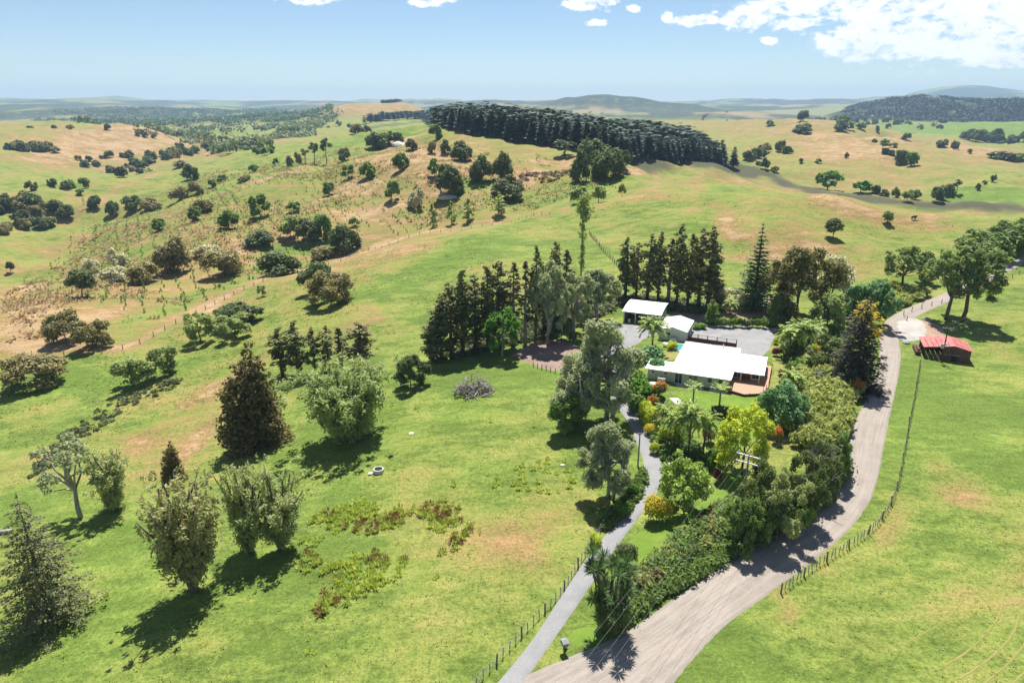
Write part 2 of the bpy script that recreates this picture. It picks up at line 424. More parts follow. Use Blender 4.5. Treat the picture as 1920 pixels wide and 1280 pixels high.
DARK_AND_SHADE = [([(1195,300),(1260,300),(1330,305),(1390,312)], 24, 1.0), ([(1400,318),(1450,332),(1500,350),(1560,362),(1640,376),(1760,386),(1900,392)], 13, 1.0), ([(700,238),(750,232),(800,228)], 30, .7)]  # first two: cloud shadow behind the right crest, painted into the ground colour
def make_ground():
    nx, ny = 610, 510
    A = 110.0
    sx = np.linspace(-np.arcsinh(14000 / A), np.arcsinh(14000 / A), nx)
    sy = np.linspace(-np.arcsinh(500 / A), np.arcsinh(13900 / A), ny)
    X, Y = np.meshgrid(20 + A * np.sinh(sx), 95 + A * np.sinh(sy))
    x, y = X.ravel(), Y.ravel()
    z = Hf(x, y)
    idx = np.arange(nx * ny).reshape(ny, nx)
    f = np.stack([idx[:-1, :-1], idx[:-1, 1:], idx[1:, 1:], idx[1:, :-1]], -1).reshape(-1, 4)
    global ZMIN, ZMAX
    ZMIN, ZMAX = float(z.min()), max(float(z.max()), 60.0)
    me = mesh_from('ground', np.stack([x, y, z], 1), f, True)
    r = np.hypot(x, y)
    dry = np.clip(Dry(x, y) * .80, 0.04, 0.8)
    dry = dry + (.09 * sstep(.12, .2, np.arctan2(x, y)) + .0) * sstep(430, 640, r)
    dry = dry + .09 * sstep(170, 230, r) * (1 - sstep(420, 520, r)) * (1 - sstep(-.1, .08, np.arctan2(x, y)))
    f2 = sstep(1800, 3200, r)
    dry = dry * (1 - f2) + f2 * np.clip(0.45 + 1.1 * fbm(x / 600, y / 600 + 8, 4), 0, 1)
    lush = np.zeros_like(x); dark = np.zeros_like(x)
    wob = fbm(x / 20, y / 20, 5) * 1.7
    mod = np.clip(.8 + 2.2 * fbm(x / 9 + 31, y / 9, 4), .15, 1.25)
    for arr, lst in ((dry, DRY), (lush, LUSH), (dark, DARK_AND_SHADE)):
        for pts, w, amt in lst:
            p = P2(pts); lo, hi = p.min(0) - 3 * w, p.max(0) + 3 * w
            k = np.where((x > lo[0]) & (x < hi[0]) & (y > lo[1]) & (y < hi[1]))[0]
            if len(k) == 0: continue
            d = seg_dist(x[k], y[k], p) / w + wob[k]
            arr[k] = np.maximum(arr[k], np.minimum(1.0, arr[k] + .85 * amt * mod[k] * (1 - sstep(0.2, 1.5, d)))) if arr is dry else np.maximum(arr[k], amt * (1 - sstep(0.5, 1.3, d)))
    dry = np.clip(dry - 0.7 * lush, 0, 1)
    dry = np.maximum(dry, np.clip((bump(x, y, 690, 2350, 120, 170, 1) + bump(x, y, 778, 2350, 80, 150, 1)) * 1.2, 0, .8))
    # forest cover on the far hills, too far to show single trees
    fc = sstep(-0.03, 0.05, fbm(x / 420 + 4, y / 420, 4)) * sstep(2300, 3200, r) * 0.9
    th = np.arctan2(x, y)
    rng_ = sstep(R(22.5), R(24.5), th) * sstep(2750, 2950, r) * (1 - sstep(3900, 4300, r)) * sstep(-14, -4, z)
    fc = np.maximum(fc, rng_)
    fc = np.maximum(fc, sstep(R(1.5), R(2.5), th) * (1 - sstep(R(14), R(15), th)) * sstep(4700, 4900, r) * (1 - sstep(5700, 6000, r)) * sstep(30, 45, z))
    fc = fc * (1 - np.exp(-(((x + 480) / 240) ** 2 + ((y - 2300) / 300) ** 2) ** 2))
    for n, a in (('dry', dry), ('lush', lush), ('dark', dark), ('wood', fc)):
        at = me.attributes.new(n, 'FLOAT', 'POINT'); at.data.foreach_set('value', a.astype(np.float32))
    o = link('ground', me, ground_material())
    o['kind'] = 'structure'; o['label'] = 'rolling green and straw coloured farm hills'
    return o
def ramp_node(b, fac, stops):
    n = b.n('ShaderNodeValToRGB'); b.link(fac, n.inputs[0]); e = n.color_ramp.elements
    e[0].position, e[0].color = stops[0][0], c3(stops[0][1]); e[1].position, e[1].color = stops[-1][0], c3(stops[-1][1])
    for p, c in stops[1:-1]:
        q = e.new(p); q.color = c3(c)
    return n.outputs[0]
def ground_material():
    m, nt, out = nodes('pasture'); b = NB(nt)
    geo = b.n('ShaderNodeNewGeometry'); P = geo.outputs['Position']
    at = lambda n: b.n('ShaderNodeAttribute', _attribute_name=n).outputs['Fac']
    mp = b.n('ShaderNodeMapping'); mp.inputs['Rotation'].default_value = (0, 0, R(-28)); mp.inputs['Scale'].default_value = (0.45, 1.0, 1.0)
    b.link(P, mp.inputs[0]); PS = mp.outputs[0]
    n0 = b.noise(P, 0.012, 4); n1 = b.noise(PS, 0.075, 5, 0.6); n2 = b.noise(PS, 0.36, 6, 0.66); n3 = b.noise(P, 1.3, 5, 0.7); n4 = b.noise(P, 3.6, 4, 0.7)
    d = at('dry')
    sx = b.n('ShaderNodeSeparateXYZ'); b.link(P, sx.inputs[0]); cx = b.n('ShaderNodeCombineXYZ')
    b.link(b.math('MULTIPLY', sx.outputs[0], .035), cx.inputs[0]); b.link(b.math('MULTIPLY', sx.outputs[1], .035), cx.inputs[1]); b.link(b.math('MULTIPLY', sx.outputs[2], .9), cx.inputs[2])
    nc = b.noise(cx.outputs[0], 1.0, 5, .65)
    d = b.math('ADD', d, b.math('MULTIPLY', b.math('SUBTRACT', nc, 0.5), 1.35))
    for n, k in ((n0, .6), (n1, 1.2), (n2, 1.0), (n3, .6)):
        d = b.math('ADD', d, b.math('MULTIPLY', b.math('SUBTRACT', n, 0.5), k))
    colr = ramp_node(b, d, [(0.0, (.135, .195, .036)), (.2, (.195, .240, .050)), (.42, (.242, .238, .064)), (.6, (.268, .208, .074)), (.8, (.318, .198, .090)), (1.0, (.385, .26, .14))])
    colr = b.mix(b.math('MULTIPLY', at('lush'), 0.7), colr, (.135, .215, .034))
    def con(n, k): return b.math('ADD', b.math('MULTIPLY', b.math('SUBTRACT', n, 0.5), k), 1.0)
    val = b.math('MULTIPLY', con(n2, 1.1), b.math('MULTIPLY', con(n3, 1.2), con(n1, .6)))
    cv = b.n('ShaderNodeVectorMath', _operation='SCALE'); b.link(colr, cv.inputs[0]); b.link(val, cv.inputs['Scale']); colr = cv.outputs[0]
    # tussocks and dung patches: darker, greener tufts
    tuft = b.math('MULTIPLY', b.ramp(n3, .54, .70), b.ramp(n2, .40, .62))
    colr = b.mix(b.math('MULTIPLY', tuft, 0.7), colr, (.060, .100, .018))
    blade = b.ramp(n4, .28, .66)
    colr = b.mix(0.6, colr, b.mix(blade, (.25, .3, .2), (1, 1, 1)), 'MULTIPLY')
    spk = b.math('MULTIPLY', b.ramp(b.noise(P, 0.9, 3), .66, .72), b.ramp(n4, .5, .7))
    colr = b.mix(b.math('MULTIPLY', spk, 0.35), colr, (.36, .30, .16))
    colr = b.mix(at('dark'), colr, b.mix(n2, (.055, .060, .030), (.095, .088, .050)))  # dark strips, mostly cloud shadow put into the pasture colour
    wd = b.math('MULTIPLY', at('wood'), b.ramp(b.noise(P, 0.02, 5, .7), .25, .5))
    colr = b.mix(wd, colr, b.mix(b.noise(P, 0.05, 5, .7), (.012, .022, .012), (.035, .055, .020)))
    bs = b.n('ShaderNodeBsdfPrincipled', Roughness=0.9); bs.inputs['Specular IOR Level'].default_value = 0.12
    b.link(colr, bs.inputs['Base Color'])
    h = b.math('ADD', b.math('MULTIPLY', n3, 0.22), b.math('ADD', b.math('MULTIPLY', n4, 0.07), b.math('MULTIPLY', n2, 0.55)))
    bp = b.n('ShaderNodeBump', Strength=0.85, Distance=1.0); b.link(h, bp.inputs['Height']); b.link(bp.outputs[0], bs.inputs['Normal'])
    b.link(bs.outputs[0], out.inputs[0]); return m
make_ground()

# ------------------------------------------------------------------ roads and yards, draped over the ground
def resample(p, step):
    p = np.asarray(p, float); s = np.append(0, np.cumsum(np.hypot(*np.diff(p, axis=0).T)))
    n = max(2, int(s[-1] / step)); q = np.linspace(0, s[-1], n)
    return np.stack([np.interp(q, s, p[:, 0]), np.interp(q, s, p[:, 1])], 1)
def smooth_line(p, it=2):
    p = np.asarray(p, float)
    for _ in range(it):
        q = [p[0]]
        for a, c in zip(p[:-1], p[1:]): q += [a * .75 + c * .25, a * .25 + c * .75]
        q.append(p[-1]); p = np.array(q)
    return p
def strip(name, L, Rr, mat, lift, label, cols=14, step=1.2, rag=0.12, grow=0.0):
    L, Rr = (smooth_line(P2(L), 3), smooth_line(P2(Rr), 3)) if not isinstance(L, np.ndarray) else (L, Rr)
    n = int(max(np.hypot(*np.diff(L, axis=0).T).sum(), np.hypot(*np.diff(Rr, axis=0).T).sum()) / step)
    def rs(p):
        t = np.linspace(0, 1, len(p)); q = np.linspace(0, 1, n); return np.stack([np.interp(q, t, p[:, 0]), np.interp(q, t, p[:, 1])], 1)
    L, Rr = rs(L), rs(Rr)
    w = Rr - L; ln = np.hypot(*w.T)[:, None] + 1e-6
    k = np.arange(n)
    j1 = fbm(k * .45, k * 0 + 3.3, 3)[:, None] * 2 * rag; j2 = fbm(k * .45, k * 0 + 9.3, 3)[:, None] * 2 * rag
    L = L + w / ln * (j1 - grow); Rr = Rr + w / ln * (j2 + grow)
    u = np.linspace(0, 1, cols)
    g = L[:, None] * (1 - u[None, :, None]) + Rr[:, None] * u[None, :, None]
    z = Hf(g[..., 0], g[..., 1]) + lift
    z[:, 0] -= lift + .12; z[:, -1] -= lift + .12
    idx = np.arange(n * cols).reshape(n, cols)
    f = np.stack([idx[:-1, :-1], idx[:-1, 1:], idx[1:, 1:], idx[1:, :-1]], -1).reshape(-1, 4)
    me = mesh_from(name, np.concatenate([g, z[..., None]], -1).reshape(-1, 3), f, True)
    at = me.attributes.new('across', 'FLOAT', 'POINT'); at.data.foreach_set('value', np.tile(u, n).astype(np.float32))
    al = me.attributes.new('along', 'FLOAT', 'POINT'); al.data.foreach_set('value', np.repeat(k * step, cols).astype(np.float32))
    o = link(name, me, mat); o['kind'] = 'structure'; o['label'] = label; return o
def patch(name, pix, mat, lift, label, step=1.4, rag=0.3, world_pts=None, kind='structure'):
    p = np.array(world_pts) if world_pts is not None else P2(pix)
    b = resample(np.vstack([smooth_line(np.vstack([p, p[:1]]), 2 if world_pts is None else 0)]), 0.7)[:-1]
    b = b + np.stack([fbm(b[:, 0] / 1.3, b[:, 1] / 1.3, 3), fbm(b[:, 0] / 1.3 + 40, b[:, 1] / 1.3, 3)], 1) * 2 * rag
    lo, hi = b.min(0), b.max(0)
    gx, gy = np.meshgrid(np.arange(lo[0], hi[0], step), np.arange(lo[1], hi[1], step)); gx, gy = gx.ravel(), gy.ravel()
    k = in_poly(gx, gy, b); gi = np.stack([gx[k], gy[k]], 1)
    if len(gi): 
        dm = np.array([np.hypot(*(b - q).T).min() for q in gi]); gi = gi[dm > 0.6]
    pts = [Vector(q) for q in b] + [Vector(q) for q in gi]
    nb = len(b)
    r = delaunay_2d_cdt(pts, [(i, (i + 1) % nb) for i in range(nb)], [], 1, 1e-4)
    v = np.array([(q.x, q.y) for q in r[0]]); z = Hf(v[:, 0], v[:, 1]) + lift
    isb = np.array([any(i < nb for i in o) for o in r[3]]); z[isb] -= lift * 1.2
    me = mesh_from(name, np.column_stack([v, z]), [tuple(t) for t in r[2]], True)
    if me.polygons[0].normal.z < 0: me.flip_normals()
    o = link(name, me, mat); o['kind'] = kind; o['label'] = label; return o
def gravel(name, c1, c2, track=0.0, edge=None, scale=1.0):
    m, nt, out = nodes(name); b = NB(nt)
    P = b.n('ShaderNodeNewGeometry').outputs['Position']
    n1 = b.noise(P, 0.35 * scale, 5, .6); n2 = b.noise(P, 6 * scale, 4, .7)
    c = b.mix(b.ramp(n1, .3, .7), c1, c2)
    c = b.mix(0.35, c, b.mix(b.ramp(n2, .25, .75), (.45, .45, .45), (1, 1, 1)), 'MULTIPLY')
    if track:
        ac = b.n('ShaderNodeAttribute', _attribute_name='across').outputs['Fac']; al = b.n('ShaderNodeAttribute', _attribute_name='along').outputs['Fac']
        cv = b.n('ShaderNodeCombineXYZ'); b.link(b.math('MULTIPLY', ac, 9.0), cv.inputs[0]); b.link(b.math('MULTIPLY', al, 0.014), cv.inputs[1])
        ns = b.noise(cv.outputs[0], 2.2, 4, .6)
        c = b.mix(b.math('MULTIPLY', b.ramp(ns, .38, .66), track), c, edge[0])
        e = b.math('ABSOLUTE', b.math('SUBTRACT', ac, 0.5))
        e2 = b.math('ADD', e, b.math('MULTIPLY', b.math('SUBTRACT', b.noise(P, .8, 4), .5), .16))
        c = b.mix(b.math('MULTIPLY', b.ramp(e2, .36, .52), .75), c, edge[1])
    bs = b.n('ShaderNodeBsdfPrincipled', Roughness=.95); bs.inputs['Specular IOR Level'].default_value = .1
    b.link(c, bs.inputs['Base Color'])
    bp = b.n('ShaderNodeBump', Strength=.6, Distance=.12); b.link(n2, bp.inputs['Height']); b.link(bp.outputs[0], bs.inputs['Normal'])
    b.link(bs.outputs[0], out.inputs[0]); MATS[name] = m; return m
gravel('road_gravel', (.262, .226, .192), (.315, .272, .232), .42, ((.40, .35, .30), (.21, .188, .16)))
gravel('drive_gravel', (.235, .232, .235), (.29, .286, .284), .25, ((.30, .29, .285), (.22, .19, .15)))
gravel('yard_gravel', (.245, .24, .24), (.305, .30, .297))
gravel('red_dirt', (.235, .16, .13), (.31, .225, .18))
gravel('pale_metal', (.34, .315, .285), (.44, .41, .375))
gravel('dry_soil', (.30, .20, .14), (.38, .27, .19))
gravel('concrete', (.50, .45, .41), (.58, .53, .49), scale=2)
gravel('lawn_green', (.115, .20, .026), (.175, .25, .042), scale=1.2)
gravel('lawn_dry', (.235, .225, .07), (.28, .255, .09), scale=1.2)
strip('gravel_road',
  [(480,1520),(700,1400),(850,1318),(925,1288),(1000,1256),(1070,1228),(1130,1205),(1200,1168),(1290,1100),(1400,1030),(1480,985),(1545,945),(1588,885),(1592,830),(1607,785),(1630,740),(1644,700),(1652,660),(1648,620),(1664,597),(1702,577),(1745,561),(1800,535),(1870,504),(1925,480),(2080,430)],
  [(980,1560),(1080,1480),(1170,1390),(1225,1330),(1265,1285),(1300,1240),(1335,1200),(1370,1165),(1440,1115),(1520,1055),(1575,1010),(1615,965),(1643,910),(1654,850),(1663,795),(1675,745),(1685,700),(1689,665),(1683,632),(1692,608),(1722,592),(1765,572),(1815,548),(1875,517),(1925,495),(2080,445)],
  MATS['road_gravel'], .07, 'wide tan gravel road curving past the house and the red barn', grow=.35)
strip('driveway',
  [(900,1310),(940,1272),(1006,1190),(1056,1110),(1096,1050),(1136,1000),(1176,960),(1201,920),(1209,890),(1206,860),(1191,825),(1178,790),(1155,760),(1140,730),(1128,695),(1128,655),(1145,625)],
  [(975,1290),(1010,1240),(1062,1165),(1105,1100),(1150,1035),(1185,985),(1215,950),(1238,915),(1243,885),(1235,850),(1225,815),(1205,780),(1183,755),(1165,735),(1158,700),(1160,660),(1185,630)],
  MATS['drive_gravel'], .10, 'narrow grey gravel driveway leading up to the house', cols=8, rag=.06, grow=.3)
patch('gravel_courtyard', [(1296,612),(1330,609),(1400,611),(1458,614),(1456,630),(1434,672),(1395,672),(1300,650),(1290,632)], MATS['yard_gravel'], .09, 'pale grey gravel courtyard behind the white house')
patch('shed_yard', [(1130,612),(1175,606),(1240,610),(1245,622),(1215,632),(1190,650),(1140,660),(1118,640)], MATS['yard_gravel'], .07, 'pale grey gravel apron in front of the open shed')
patch('dirt_lot', [(955,668),(985,645),(1030,634),(1075,640),(1095,665),(1075,690),(1040,697),(1005,686)], MATS['red_dirt'], .08, 'bare reddish dirt lot beside the tree belt')
patch('dirt_bank', [(1252,588),(1290,582),(1330,588),(1336,604),(1300,608),(1262,604)], MATS['red_dirt'], .08, 'bare reddish dirt strip behind the garage')
patch('dirt_track', [(1345,585),(1380,578),(1430,560),(1468,552),(1476,566),(1450,590),(1400,597),(1350,596)], MATS['dry_soil'], .08, 'bare dirt track in the shade of the olive tree')
patch('gravel_pad', [(1674,604),(1700,594),(1726,598),(1742,612),(1745,628),(1722,640),(1696,640),(1680,630)], MATS['pale_metal'], .13, 'bright pale gravel pad between road and red barn')
patch('dirt_verge', [(1722,598),(1745,602),(1768,612),(1776,628),(1760,640),(1735,642),(1722,625)], MATS['dry_soil'], .09, 'brown dirt verge beside the red barn')
patch('front_lawn', [(1262,735),(1300,735),(1370,742),(1425,742),(1440,765),(1432,800),(1400,850),(1345,860),(1330,800),(1290,765)], MATS['lawn_green'], .06, 'mown green lawn in front of the white house')
patch('side_lawn', [(1440,650),(1456,640),(1470,690),(1480,730),(1462,760),(1448,745),(1452,700)], MATS['lawn_dry'], .06, 'yellowing strip of lawn beside the timber deck')
patch('pool_lawn', [(1240,660),(1262,646),(1283,652),(1282,668),(1262,676),(1242,674)], MATS['lawn_dry'], .06, 'yellowed patch of lawn beside the pool')
patch('garden_path', [(1238,718),(1256,722),(1262,738),(1282,752),(1290,766),(1280,768),(1256,750),(1246,735)], MATS['concrete'], .10, 'pale concrete garden path curving below the house', rag=.1)
patch('lower_lawn', [(1150,1060),(1175,1015),(1235,965),(1300,960),(1370,880),(1410,880),(1390,925),(1300,1010),(1230,1055),(1180,1085)], MATS['lawn_green'], .05, 'mown green lawn between driveway and hedge bank')
patch('gate_verge', [(1035,1235),(1070,1180),(1110,1165),(1140,1195),(1090,1215)], MATS['lawn_green'], .12, 'small green verge beside the letterbox')

def track(pix, w, label):
    p = resample(smooth_line(P2(pix), 2), .8); d = np.gradient(p, axis=0); n = np.stack([-d[:, 1], d[:, 0]], 1) / (np.hypot(*d.T)[:, None] + 1e-9)
    strip('mowing_track', p - n * w / 2, p + n * w / 2, MATS['lawn_dry'], .03, label, 4, .8, .14)
for i, (pp, w) in enumerate([([(1882,1112),(1876,1150),(1850,1190),(1810,1225),(1770,1248)], .4), ([(1912,1155),(1896,1195),(1858,1235),(1800,1272)], .45), ([(1930,1195),(1890,1245),(1830,1295)], .45), ([(1945,1235),(1905,1275),(1870,1300)], .4), ([(1805,1128),(1765,1168),(1700,1205)], .3)]):
    track(pp, w, 'pale curved mowing track in the lower right field, ' + 'first second third fourth fifth'.split()[i] + ' of five')
# ------------------------------------------------------------------ haze
def haze():
    mb = MB().box(-14600, 14600, -900, 14700, ZMIN - 2, ZMAX + 32)
    m, nt, out = nodes('haze_air'); b = NB(nt)
    v = b.n('ShaderNodeVolumePrincipled', Density=HAZE_D); v.inputs['Color'].default_value = (.50, .74, 1, 1)
    b.link(v.outputs[0], out.inputs['Volume'])
    o = mb.build('haze', m); o['kind'] = 'stuff'; o['label'] = 'thin blue summer haze over the far hills'
HAZE_D = 0.000088
haze()

# ------------------------------------------------------------------ plants: leaf and wood generators
def unit(v): return v / (np.linalg.norm(v, axis=-1, keepdims=True) + 1e-9)
def rdir(g, n): return unit(g.normal(size=(n, 3)))
def quads(pos, axis, nrm, ln, wd):
    """rhombic leaf sprays: one quad each"""
    a = unit(axis); s = unit(np.cross(a, nrm)); L = (ln if np.ndim(ln) else np.full(len(pos), ln))[:, None]; W = (wd if np.ndim(wd) else np.full(len(pos), wd))[:, None]
    v = np.stack([pos - a * L * .5, pos + s * W * .5 + a * L * .05, pos + a * L * .5, pos - s * W * .5 + a * L * .05], 1).reshape(-1, 3)
    return v
def clump_leaves(g, C, Rr, n, size, up=.45, axis=None, asp=1.6, shell=.55, low=-1.0, jit=.55):
    """n leaf sprays on each of the clumps C with radii Rr"""
    K = len(C); n = np.broadcast_to(np.asarray(n), (K,)).astype(int); i = np.repeat(np.arange(K), n); N = len(i)
    d = rdir(g, N); 
    if low > -1: d[:, 2] = np.where(d[:, 2] < low, -d[:, 2], d[:, 2])
    q = g.uniform(shell ** 2, 1.12, N) ** .5 * np.where(g.random(N) < .16, g.uniform(1.0, 1.5, N), 1)
    p = C[i] + d * Rr[i] * q[:, None]
    nr = unit(d * .7 + np.array([0, 0, up]) + .75 * rdir(g, N))
    ax = rdir(g, N) if axis is None else unit(axis[i] + jit * rdir(g, N))
    ax = unit(ax - nr * (ax * nr).sum(1, keepdims=True) * .8)
    s = size * g.uniform(.6, 1.35, N)
    return quads(p, ax, nr, s * asp, s)
class Tree:
    def __init__(s): s.leaf = {}; s.wv, s.wf = [], []
    def add(s, slot, v): s.leaf.setdefault(slot, []).append(v)
    def tube(s, pts, rad, k=6):
        v, f = tube_arrays(pts, rad, k); n = sum(len(a) for a in s.wv)
        s.wv.append(v); s.wf += [tuple(i + n for i in q) for q in f]
def limb(g, a, b, n=5, wob=.08):
    a, b = np.asarray(a, float), np.asarray(b, float); t = np.linspace(0, 1, n)[:, None]
    L = np.linalg.norm(b - a); p = a + (b - a) * t + g.normal(size=(n, 3)) * wob * L * (t * (1 - t) * 2)
    p[:, 2] += (t[:, 0] * (1 - t[:, 0])) * .15 * L
    return p
LS = {0: .22, 1: .365, 2: .62, 3: 1.3}          # leaf spray size by level of detail (metres)
LK = {0: 5, 1: 5, 2: 4, 3: 4}
def dome(g, w, h, lod, bare=.18, K=52, dens=1.15, cr=.125, lean=0, trunk_r=None, slot='crown', asp=1.7, up=.45, limbs=7, size=None, trunk_n=1, lobes=7, lobe_r=.33):
    """crown of several uneven lobes, each lobe a cloud of small leaf clumps"""
    T = Tree(); zc = h * (.5 + bare * .5); rz = h * (1 - bare) * .5; sz = size or LS[lod]
    if lod >= 2: K = max(16, int(K * .62)); cr *= 1.5; lobes = max(4, lobes - 2)
    env = np.array([w / 2, w / 2, rz]); k = np.arange(lobes) + .5
    zz = 1 - 1.55 * k / lobes; a = k * 2.4 + g.uniform(0, 6.28); rr = np.sqrt(np.clip(1 - zz * zz, 0, 1))
    Ld = np.stack([rr * np.cos(a), rr * np.sin(a), zz], 1) + g.normal(size=(lobes, 3)) * .12
    Lc = Ld * g.uniform(.48, .72, (lobes, 1)); Lr = lobe_r * g.uniform(.75, 1.3, lobes)
    C, Rr = [], []
    for i in range(lobes):
        n = max(3, int(K / lobes * (Lr[i] / lobe_r) ** 1.5)); d = rdir(g, n * 4); d = d[(d @ unit(Ld[i]) > -.35) & (d[:, 2] > -.75)][:n]
        C.append(Lc[i] + d * Lr[i] * 2 * g.uniform(.55, 1.0, (len(d), 1)) * .55); Rr.append(np.full(len(d), cr) * 2 * g.uniform(.6, 1.25, len(d)))
    C = np.concatenate(C); q = np.concatenate(Rr)
    lo, hi = np.percentile(C - q[:, None], 3, 0), np.percentile(C + q[:, None], 97, 0)
    C = (C - (lo + hi) / 2) / ((hi - lo) / 2) * .97 * env + np.array([0, 0, zc]); C[:, 0] += lean * w * (C[:, 2] / h)
    Rr = np.stack([q * w / 2, q * w / 2, q * .85 * (w * .35 + rz * .3)], 1)
    area = 4 * math.pi * Rr[:, 0] * Rr[:, 2]
    n = np.clip(dens * area / (sz * sz * .62), 9, 520)
    T.add(slot, clump_leaves(g, C, Rr, n, sz, up=up, asp=asp, shell=.35, low=-.7))
    tr = trunk_r or .032 * h ** .9
    for t in range(trunk_n):
        off = g.normal(size=2) * .05 * w * (trunk_n > 1)
        top = np.array([lean * w * .5 + off[0] * 4, off[1] * 4, zc + .15 * h])
        path = limb(g, (off[0], off[1], -.4), top, 6, .05); T.tube(path, np.linspace(tr, tr * .35, 6), LK[lod] + 1)
        for c in C[g.permutation(len(C))[:limbs if lod < 2 else 3]]:
            i = int(g.integers(2, 5)); T.tube(limb(g, path[i], c, 4, .1), np.linspace(tr * .42, tr * .08, 4), LK[lod])
    return T
def column(g, w, h, lod, bare=.12, dens=1.0, taper=.35, ragged=.35, up=.3, slot='crown', tip=1.0, size=None):
    T = Tree(); sz = size or LS[lod]; K = {0: 60, 1: 46, 2: 16, 3: 8}[lod]
    t = np.linspace(0, 1, K) ** .9; z = h * (bare + (1 - bare) * t)
    prof = np.minimum(1, (t + .12) * 3) * (1 - taper * t) * np.clip((1.06 - t) * 4, .35, 1)
    rad = w / 2 * prof * g.uniform(1 - ragged, 1.05, K)
    a = g.uniform(0, 6.28, K); off = rad * g.uniform(.2, .85, K)
    C = np.stack([np.cos(a) * off, np.sin(a) * off, z - .02 * h], 1)
    rr = np.maximum(rad * .5, .5 * sz)
    Rr = np.stack([rr, rr, np.maximum(rr * .8, h / K * .95)], 1)
    n = np.clip(dens * .62 * 4 * math.pi * rr * Rr[:, 2] / (sz * sz * .7), 8, 300)
    T.add(slot, clump_leaves(g, C, Rr, n, sz, up=up, asp=1.7))
    T.tube([(0, 0, -.4), (.05, 0, h * .5), (0, .05, h * .98)], [.022 * h ** .9, .014 * h ** .9, .03], LK[lod] + 1)
    return T
def feather(g, w, h, lod, stems=14, bare=.12, slot='crown'):
    T = Tree(); sz = LS[lod] * .85
    C, Rr, A = [], [], []
    for q in range(stems):
        a = 6.283 * q / stems + g.uniform(-.3, .3); rr = w * g.uniform(.14, .44); top = h * g.uniform(.68, 1.0) * (1 - .28 * (rr / (w * .5)) ** 2)
        e = np.array([math.cos(a) * rr, math.sin(a) * rr, top]); s0 = np.array([math.cos(a) * .35, math.sin(a) * .35, -.3])
        path = limb(g, s0, e, 7, .06); path[:, :2] *= (np.linspace(0, 1, 7) ** .6)[:, None] * .8 + .2
        T.tube(path, np.linspace(.022 * h, .05, 7), LK[lod])
        for t in np.linspace(bare + .1, 1, 11):
            p = np.array([np.interp(t, np.linspace(0, 1, 7), path[:, i]) for i in range(3)])
            for _ in range(2):
                C.append(p + g.normal(size=3) * np.array([.07, .07, .05]) * w * (.5 + t)); Rr.append(np.array([.095, .095, .13]) * w * g.uniform(.6, 1.25) * (1.2 - .75 * t) * min(1, .35 + 1.6 * t)); A.append(unit(e - s0 + g.normal(size=3) * .25 * h))
    C, Rr, A = np.array(C), np.array(Rr), np.array(A)
    n = np.clip(.115 * 12.5 * Rr[:, 0] * Rr[:, 2] / (sz * sz * .55), 5, 110)
    T.add(slot, clump_leaves(g, C, Rr, n, sz, up=.9, axis=A * .8 + np.array([0, 0, 0]), asp=3.2, shell=.1, jit=.85))
    return T
def whorled(g, w, h, lod, tiers=16, bare=.06, droop=.12, pw=.85, dens=1.0, slot='crown', tipslot=None, flat=.35, size=None, gap=.0):
    """conifer with tiers of nearly horizontal branches"""
    T = Tree(); sz = size or LS[lod] * .9
    T.tube([(0, 0, -.4), (0, .05, h * .5), (0, 0, h)], [.018 * h + .08, .012 * h + .04, .02], LK[lod] + 1)
    for k in range(tiers):
        t = k / (tiers - 1); z = h * (bare + (1 - bare) * t * .97); rad = w / 2 * (1 - t) ** pw * g.uniform(.86, 1.1) + .15
        nb = max(4, int(9 * (1 - t) + 4)) if lod < 2 else max(3, int(5 * (1 - t) + 3))
        for q in range(nb):
            if g.random() < gap: continue
            a = 6.283 * q / nb + g.uniform(-.25, .25) + k * .6; L = rad * g.uniform(.72, 1.12)
            m = max(3, int(L / sz * 4.2 * dens)); u = g.uniform(.12, 1.02, m)
            dirv = np.array([math.cos(a), math.sin(a), 0]); side = np.array([-math.sin(a), math.cos(a), 0])
            p = dirv * (L * u)[:, None] + np.array([0, 0, z]) + np.array([0, 0, 1]) * (-droop * L * u ** 1.5 + .10 * L * np.clip(u - .75, 0, 1))[:, None]
            p = p + side * (g.normal(size=m) * L * .13 * (1.1 - u * .6))[:, None] + np.array([0, 0, 1]) * (g.normal(size=m) * sz * flat)[:, None]
            ax = unit(dirv * 1.0 + side * g.normal(size=m)[:, None] * .9 + np.array([0, 0, -.2]))
            nr = unit(np.array([0, 0, 1.0]) + .7 * rdir(g, m))
            s = sz * g.uniform(.6, 1.3, m)
            v = quads(p, ax, nr, s * 2.0, s * .85).reshape(-1, 4, 3)
            if tipslot:
                tip = (u > .55) & (p @ np.array([.75, .1, .75]) > (.13 * w + .43 * h)) 
                T.add(tipslot, v[tip].reshape(-1, 3)); T.add(slot, v[~tip].reshape(-1, 3))
            else: T.add(slot, v.reshape(-1, 3))
            if lod == 0 and q % 2 == 0: T.tube([(0, 0, z), tuple(dirv * L * .8 + np.array([0, 0, z - droop * L * .7]))], [.05, .02], 4)
    return T
